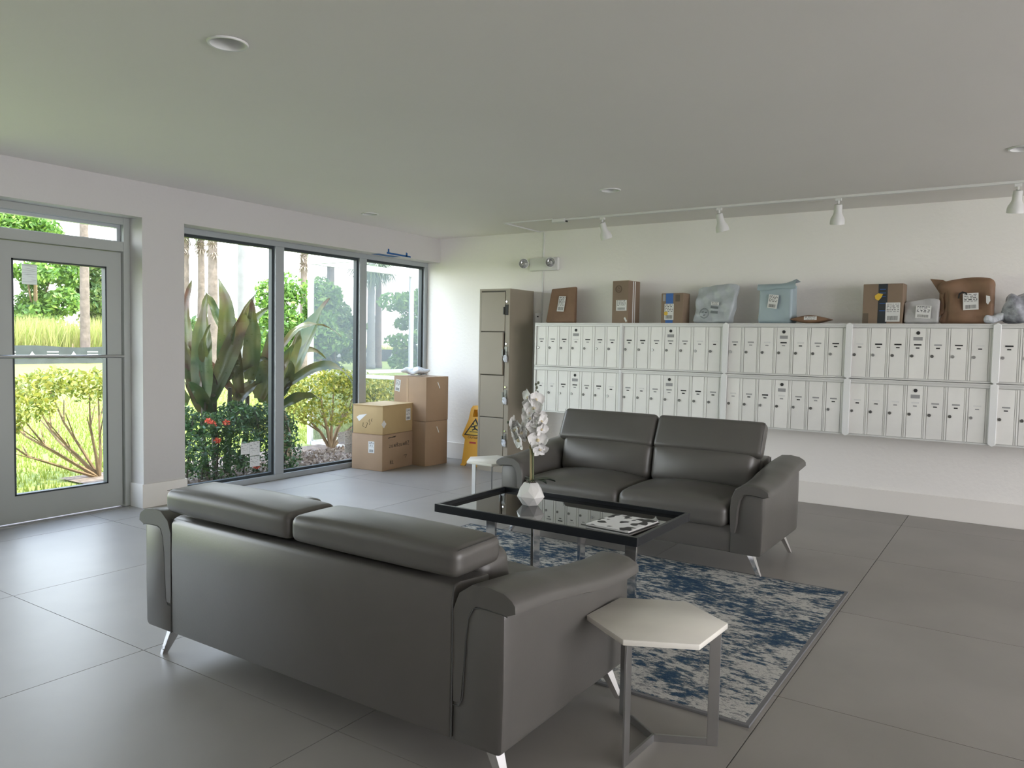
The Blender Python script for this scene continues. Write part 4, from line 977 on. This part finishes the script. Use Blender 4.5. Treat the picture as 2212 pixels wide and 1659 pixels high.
# foliage clouds
def cloud(n, blobs, size, flat=.0):
    """blobs: list of (cx,cy,cz, rx,ry,rz); returns quads (leaf shapes)"""
    bl_ = np.array(blobs); k = rng.integers(0,len(bl_),n); c = bl_[k,:3]; r = bl_[k,3:]
    d = rng.normal(size=(n,3)); d /= np.linalg.norm(d,axis=1,keepdims=True); rad = rng.uniform(.25,1,n)**.45
    P = c + d*r*rad[:,None]
    u = rng.normal(size=(n,3)); u /= np.linalg.norm(u,axis=1,keepdims=True); v = np.cross(u, rng.normal(size=(n,3))); v /= np.linalg.norm(v,axis=1,keepdims=True)
    s = size*rng.uniform(.6,1.3,n)[:,None]
    return np.stack([P-u*s, P+v*s*.45, P+u*s, P-v*s*.45],1).reshape(-1,3)
def tree(name, label, loc, h, rad, n, size, material, group=None, trunk=True, squash=1.0, seed=0, z0=.35):
    rs = random.Random(seed); T = thing(name, label, 'tree' if h > 2 else 'bush', loc, 0, group)
    bl_ = []
    for i in range(16):
        zz = h*(z0+(.92-z0)*rs.random()); rr = rad*(1.0-.55*abs((zz/h-.55)/.5))
        a = rs.random()*6.28; q = rr*.75*rs.random()**.5
        bl_.append((q*math.cos(a), q*math.sin(a), zz, rad*rs.uniform(.22,.5), rad*rs.uniform(.22,.5), h*squash*rs.uniform(.07,.16)))
    quadmesh('foliage', cloud(n, bl_, size), 4, material, T, kind='stuff')
    if trunk:
        b_ = MB(); b_.tube([(0,0,0),(.05*h*.2,0,h*.3),(0,.03*h*.3,h*.7)], [.035*h*.6,.025*h*.6,.008*h], 7)
        for i in range(4):
            q = bl_[i]; b_.tube([(0,0,h*.22),(q[0]*.6,q[1]*.6,q[2]*.75),(q[0],q[1],q[2])], [.014*h*.6,.010*h*.6,.005*h], 5)
        b_.build('trunk', M_twig, T)
    return T
TG = 'green trees between the lawn and the fence'
tree('leafy_tree', 'bright green leafy tree seen behind the first mullion', (-12.6,8.0,GZ), 3.35,.95,5200,.085,M_fol,TG,seed=1,z0=.3)
tree('leafy_tree', 'dense green leafy tree behind the white porch post', (-11.9,8.95,GZ), 3.3,.95,5200,.085,M_fol,TG,seed=2,z0=.2)
tree('leafy_tree', 'darker green leafy tree right of the porch post', (-12.8,10.4,GZ), 2.9,1.0,5200,.085,M_fold,TG,seed=3,z0=.15)
tree('leafy_tree', 'round green tree at the right edge of the third pane', (-14.0,15.6,GZ), 3.5,1.6,6500,.10,M_fol,TG,seed=4,z0=.15)
for i,(x,y,h_,r_) in enumerate(((-46.5,8.2,10,3.0),(-47.5,12.6,9.5,2.8),(-46.5,16.8,9.2,2.6),(-48,21.2,8.0,2.4),(-46.5,2.2,10,3.2))):
    tree('woodland_tree', ['tall tangled tree at the far left of the door glass','tall tangled tree behind the notice on the door','tall tangled tree in the middle of the door glass','tall tangled tree right of the door palm','tall tangled tree hidden left of the door'][i], (x,y,GZ), h_,r_*1.2,13000,.19,M_fold if i%2 else M_fol,'woodland trees behind the reeds',seed=20+i,z0=.02)
for i in range(7):
    tree('distant_tree', 'distant low tree on the horizon, %s of the row counted from the left' % ('first','second','third','fourth','fifth','sixth','seventh')[i], (-62-3*i,36+6.5*i,GZ), 3.4,4.2,1800,.35,M_fold,'distant trees on the horizon',trunk=False,seed=40+i,z0=.1)
hs = thing('distant_building', 'low teal building on the horizon seen in the third pane', 'building', (-98,84,GZ), R_(40))
MB().box(-7,7,-3,3,0,2.6).build('wall', M_farw, hs); MB().prism([(-3.4,2.6),(3.4,2.6),(0,3.8)],0,-7.4,7.4).build('roof', M_roof, hs)

# palms
def frond_mesh(L_, n_, wd, droop, name):
    V_ = []; F_ = []
    rs = random.Random(3)
    for i in range(n_):
        a = R_(-95+190*i/(n_-1)); st_ = Vector((L_*.35,0,0)); ln = L_*.75*(1-.35*abs(a)/R_(95))
        d = Vector((math.cos(a),math.sin(a),0)); nrm = Vector((-d.y,d.x,0))
        p0 = st_; p1 = st_+d*ln*.55+Vector((0,0,-droop*.25)); p2 = st_+d*ln+Vector((0,0,-droop*rs.uniform(.7,1.3)))
        o_ = len(V_); V_ += [p0, p1-nrm*wd, p1+nrm*wd, p2]; F_ += [(o_,o_+1,o_+2),(o_+1,o_+3,o_+2)]
    o_ = len(V_); V_ += [Vector((0,-.02,0)),Vector((0,.02,0)),st_+Vector((0,.015,.0)),st_+Vector((0,-.015,0))]; F_ += [(o_,o_+1,o_+2,o_+3)]
    me = bpy.data.meshes.new(name); me.from_pydata([tuple(q) for q in V_],[],F_); return me
fr_live = frond_mesh(1.25,18,.028,.75,'frond'); fr_live.materials.append(M_frond)
fr_dead = frond_mesh(.50,7,.028,.15,'frond'); fr_dead.materials.append(M_deadf)
def palm(label, x, y, h, r, material, crown, dead=0, seed=0, bend=0.0):
    T = thing('palm_tree', label, 'palm tree', (x,y,GZ), 0, 'palm trees beyond the window'); rs = random.Random(seed)
    k_ = 26; path = [(bend*math.sin(i/k_*3), bend*.5*math.sin(i/k_*2.2), h*i/k_) for i in range(k_+1)]
    MB().tube(path, [r*(1.15-.3*i/k_)*(1+.05*(i%2)) + (.12*r if i < 2 else 0) for i in range(k_+1)], 10).build('trunk', material, T, smooth=True)
    tip = Vector(path[-1])
    for i in range(crown):
        o = link('frond', fr_live, T, tip+Vector((0,0,-.05))); o.rotation_euler = (rs.uniform(-.4,.4), rs.uniform(-.8,.9), i*6.28/crown+rs.uniform(-.25,.25)); s_ = rs.uniform(.8,1.15); o.scale = (s_,s_,s_)
    for i in range(dead):
        o = link('dead_frond', fr_dead, T, tip+Vector((0,0,-.5-1.3*rs.random()))); o.rotation_euler = (rs.uniform(-.3,.3), rs.uniform(-.5,1.0), rs.uniform(0,6.28)); s_ = rs.uniform(.7,1.2); o.scale = (s_,s_,s_)
    return T
palm('tall ringed palm trunk seen through the door glass', -34.9,13.9,11.0,.21,M_bark,10,0,1)
palm('palm with shaggy crown at the left edge of the first pane', -25.8,13.65,7.0,.17,M_bark,8,34,2)
palm('shorter palm of the leaning pair in the first pane', -25.5,14.15,7.2,.15,M_bark,8,40,3,.10)
palm('pinkish palm beside the shaggy one in the first pane', -23.5,13.45,6.9,.20,M_bark,8,36,4)
palm('smooth grey palm trunk crossing the first pane', -18.0,10.86,8.5,.20,M_bark2,9,0,5)
palm('palm with dead crown behind the middle pane', -22.7,17.8,6.6,.16,M_bark,6,34,6)
palm('palm trunk behind the porch screen in the middle pane', -23.3,20.05,7.0,.19,M_bark,10,12,7)
palm('left one of the twin palms with drooping fronds in the third pane', -21.9,21.5,5.35,.19,M_bark2,15,0,8)
palm('right one of the twin palms with drooping fronds in the third pane', -22.3,22.45,5.2,.17,M_bark,13,0,9)

# broad-leaved plants by the glass
LEAVES=[
 ('A',(-1.30,-2.35,0.71),(-1.47,-2.33,1.99),0.252),('A',(-1.30,-2.32,0.69),(-1.30,-2.27,1.85),0.326),('A',(-1.30,-2.09,1.09),(-1.40,-2.06,2.04),0.245),
 ('A',(-1.30,-2.23,0.69),(-1.27,-1.65,1.95),0.275),('A',(-1.30,-2.01,1.04),(-1.26,-1.43,1.79),0.150),('A',(-1.30,-2.01,1.36),(-1.56,-2.12,1.91),0.139),
 ('A',(-1.30,-2.24,0.77),(-1.59,-1.25,0.98),0.232),('A',(-1.30,-1.73,0.93),(-1.14,-1.82,1.82),0.273),('A',(-1.30,-2.39,0.75),(-1.46,-2.43,1.35),0.220),
 ('A',(-1.30,-2.31,0.60),(-1.47,-2.42,0.92),0.232),('A',(-1.30,-1.60,0.71),(-1.05,-1.62,1.60),0.287),('A',(-1.30,-1.85,0.78),(-1.34,-1.94,1.79),0.217),('A',(-1.30,-2.14,0.79),(-1.14,-2.34,1.53),0.160),
 ('B',(-1.45,-1.23,0.69),(-1.49,-0.37,1.94),0.355),('B',(-1.45,-1.22,1.23),(-1.40,-0.25,1.50),0.126),('B',(-1.45,-1.19,0.93),(-1.67,-0.26,1.21),0.149),
 ('B',(-1.45,-1.19,0.78),(-1.40,0.02,0.83),0.172),('B',(-1.45,-1.42,0.64),(-1.27,-1.39,1.34),0.283),('B',(-1.45,-1.28,0.69),(-1.46,-0.86,1.57),0.228),
 ('A',(-1.6,-2.3,.7),(-2.2,-2.9,1.2),.22),('A',(-1.5,-2.35,.7),(-1.9,-3.0,.95),.22)]
def broad_leaf(parent, B, T, wd, rs):
    B = Vector(B); T = Vector(T); L_ = (T-B).length; d = (T-B).normalized(); horiz = 1-abs(d.z)
    side = d.cross(Vector((.75,-.6,.25)).normalized()); side.normalize(); nrm = side.cross(d)
    n_ = 12; V_ = []; F_ = []; tw = rs.uniform(-.9,.9); bow = Vector((rs.uniform(-.1,.1),rs.uniform(-.12,.12),0))*L_; arch = L_*(.06+.16*horiz)
    for i in range(n_+1):
        t_ = i/n_; w_ = wd*.5*(math.sin(math.pi*min(1,.10+.9*t_)**.8)**.85 if t_ < .995 else .0)
        c = B.lerp(T,t_) + Vector((0,0,1))*arch*math.sin(math.pi*t_) + bow*math.sin(math.pi*t_) + Vector((0,0,-1))*L_*.10*max(0,t_-.75)**2*16*horiz; ang = tw*t_*1.4
        sd_ = side*math.cos(ang)+nrm*math.sin(ang); nn = nrm*math.cos(ang)-side*math.sin(ang)
        for s_ in (-1,-.5,0,.5,1):
            V_.append(c + sd_*s_*w_ + nn*(abs(s_)*w_*.55 + .015*math.sin(t_*17+s_*2)*abs(s_)))
    for i in range(n_):
        for s_ in range(4): a = i*5+s_; F_.append((a,a+1,a+6,a+5))
    me = bpy.data.meshes.new('leaf'); me.from_pydata([tuple(q) for q in V_],[],F_); me.polygons.foreach_set('use_smooth',[True]*len(F_)); me.materials.append(M_ti)
    return link('leaf', me, parent)
pa = thing('broad_leaved_plant', 'big broad-leaved plant behind the first window pane', 'plant', (-1.35,-2.1,GZ), 0)
pb_ = thing('broad_leaved_plant', 'reddish broad-leaved plant with thick stem behind the middle pane', 'plant', (-1.75,-.95,GZ), 0)
rs = random.Random(9)
for k_ in range(16):                              # inner whorl leaves
    pl = 'A' if k_ < 10 else 'B'; yb = -2.3+.12*(k_%6) if pl == 'A' else -1.3+.05*(k_%6); a_ = rs.uniform(0,6.28); ln = rs.uniform(.45,.85); z_ = rs.uniform(.55,1.0)
    LEAVES.append((pl,(-1.35 if pl == 'A' else -1.55,yb,z_),(-1.4+.45*math.cos(a_)*ln,yb+.8*math.sin(a_)*ln,z_+ln*rs.uniform(.15,1.0)),rs.uniform(.14,.2)))
for pl,B,T,wd in LEAVES:
    wd = wd*.72
    par = pa if pl == 'A' else pb_; off = Vector(par.location)
    broad_leaf(par, Vector(B)-off, Vector(T)-off, wd, rs)
b_ = MB()
for (x,y,h_) in ((.05,-.22,.85),(.05,.10,.95),(.02,.35,.85),(0,-.05,1.1)): b_.tube([(x*.6,y*.7,0),(x,y,h_*.5),(x+.02,y,h_)],[.035,.03,.022],7)
b_.build('stem', M_twigd, pa)
b_ = MB(); b_.tube([(0,.10,0),(.02,.08,.35),(.10,-.1,.75),(.25,-.25,.9)],[.085,.075,.055,.03],9); b_.tube([(.1,.0,.0),(.15,-.25,.5),(.28,-.38,.8)],[.07,.055,.03],8); b_.tube([(.02,.08,.3),(.12,-.1,.9),(.27,-.1,1.3)],[.05,.04,.02],7)
b_.build('stem', M_twig, pb_)
# dark hedge with red flowers, just behind the first pane
hd = thing('ixora_hedge', 'dark green flowering hedge with red blooms at the foot of the first pane', 'hedge', (-1.05,-2.15,GZ))
bl_ = [(0.0+.15*math.sin(i*2.1),-.75+.19*i,.28+.12*math.sin(i*1.7),.22,.22,.26) for i in range(8)] + [(-.1+.12*math.sin(i),-.55+.22*i,.62+.06*math.cos(i*2),.20,.2,.14) for i in range(6)] + [(-.1,.55,.55,.2,.25,.25),(-.1,.75,.45,.15,.2,.25)]
quadmesh('foliage', cloud(8500, bl_, .026), 4, M_hedge, hd, kind='stuff')
b_ = MB()
for i in range(9): b_.tube([(0,-.7+.17*i,0),(.05*math.sin(i),-.7+.18*i,.4),(.1*math.sin(i*2),-.68+.17*i,.7)],[.012,.010,.005],5)
b_.build('stem', M_twigd, hd)
for (x,y,z) in ((.15,-.33,.62),(.16,-.18,.62),(.22,-.42,.66),(.25,.12,.14),(.18,-.30,.45)):
    quadmesh('flower_head', cloud(60, [(x,y,z,.04,.04,.03)], .014), 4, M_flower, hd)
# yellow hedges
def yellow_bush(label, loc, blobs, n, stems, size=.032, material=None):
    T = thing('yellow_shrub', label, 'bush', loc)
    quadmesh('foliage', cloud(n, blobs, size), 4, material or M_yel, T, kind='stuff')
    b_ = MB()
    for path,r_ in stems: b_.tube(path, r_, 6)
    b_.build('stem', M_twig, T, smooth='auto'); return T
st_ = []
for i,(dx,dy,hz) in enumerate(((-.55,-.75,.75),(-.2,-.55,.85),(.1,-.75,.65),(-.3,-.35,.95),(.2,-.2,.9),(-.6,-.3,.6),(.1,-.95,.5),(-.1,.05,.95))):
    st_.append(([(0,0,0),(dx*.25+.02,dy*.35,hz*.28),(dx*.6,dy*.75,hz*.62),(dx,dy,hz)],[.022,.016,.011,.006]))
    st_.append(([(dx*.6,dy*.75,hz*.62),(dx*.7-.1,dy*.9+.12,hz*.85)],[.009,.004])); st_.append(([(dx*.4,dy*.5,hz*.42),(dx*.3+.15,dy*.9-.05,hz*.75)],[.009,.004]))
yellow_bush('yellow variegated shrub with bare branches outside the door glass', (-2.12,-2.98,GZ), [(-.5,-.7,.86,.25,.26,.17),(-.2,-.5,.95,.28,.28,.16),(.1,-.7,.80,.25,.25,.15),(-.3,-.3,1.02,.25,.25,.15),(.2,-.2,.95,.25,.25,.15),(-.5,-.95,.68,.2,.2,.12),(.1,-.95,.65,.18,.18,.12),(-.1,0,1.0,.25,.25,.14)], 2600, st_)
st_ = []
for i,(dx,dy,hz) in enumerate(((-.15,-.45,.7),(.1,-.3,.8),(0,.05,.9),(.1,.35,.8),(-.15,.5,.75),(.12,.7,.6),(-.1,-.1,.85))):
    st_.append(([(0,.0,0),(dx*.3,dy*.3,hz*.35),(dx*.8,dy*.7,hz*.65),(dx,dy,hz)],[.026,.02,.012,.006])); st_.append(([(dx*.3,dy*.3,hz*.35),(dx*.2-.1,dy*1.1,hz*.7)],[.012,.005]))
yellow_bush('yellow-green shrub outside the middle pane above the mulch', (-1.85,.0,GZ), [(0,-.1,.78,.35,1.0,.24),(0,-.2,.90,.3,.8,.16),(.05,-.6,.75,.3,.4,.26),(.05,.35,.88,.3,.4,.22),(0,.1,.98,.25,.4,.12),(0,-.95,.5,.25,.25,.3),(.1,.7,.5,.25,.25,.3),(.1,-.1,.5,.3,.6,.16)], 5200, st_, .030)
yellow_bush('yellow-green shrub peeking between mullion and tall boxes', (-1.9,1.15,GZ), [(0,-.3,.72,.25,.25,.22),(0,.1,.78,.25,.3,.2),(0,.4,.6,.25,.25,.25),(0,.1,.4,.25,.3,.2)], 2600, [([(0,0,0),(0,.1,.6)],.02)], .030)
# dry leaf litter on the bed
V = cloud(2600, [(-1.1,-1.9,GZ+.03,.7,1.6,.01),(-1.2,.0,GZ+.03,.8,1.4,.01)], .032)
o = quadmesh('leaf_litter', V, 4, M_deadf, kind='stuff'); tag(o, 'dry brown leaf litter scattered on the mulch bed', 'leaf litter')

# screened porch
sp = thing('screen_enclosure', 'white framed insect-screen porch outside the right-hand panes', 'porch', (-2.5,.22,GZ))
PZ = 2.62
def post(x,y,s_=.028): MB().box(x-s_,x+s_,y-s_,y+s_,0,PZ).build('post', M_wfr, sp)
post(0,0,.030); post(0,2.13); post(0,4.4); post(2.10,0,.028)
MB().box(-.03,.03,.03,6,PZ-.085,PZ).build('top_rail', M_wfr, sp); MB().box(.03,2.07,-.03,.03,PZ-.085,PZ).build('top_rail', M_wfr, sp)
MB().box(-.02,.02,.03,6,.98,1.03).build('mid_rail', M_wfr, sp); MB().box(.03,2.07,-.02,.02,.985,1.03).build('mid_rail', M_wfr, sp)
MB().box(-.02,.02,.03,6,0,.05).build('bottom_rail', M_wfr, sp); MB().box(.03,2.07,-.02,.02,0,.05).build('bottom_rail', M_wfr, sp)
MB().add([(0,.03,.05),(0,6,.05),(0,6,PZ-.085),(0,.03,PZ-.085)],[(0,1,2,3)]).build('screen', M_screen, sp); MB().add([(.03,0,.05),(2.07,0,.05),(2.07,0,PZ-.085),(.03,0,PZ-.085)],[(0,1,2,3)]).build('screen', M_screen, sp)
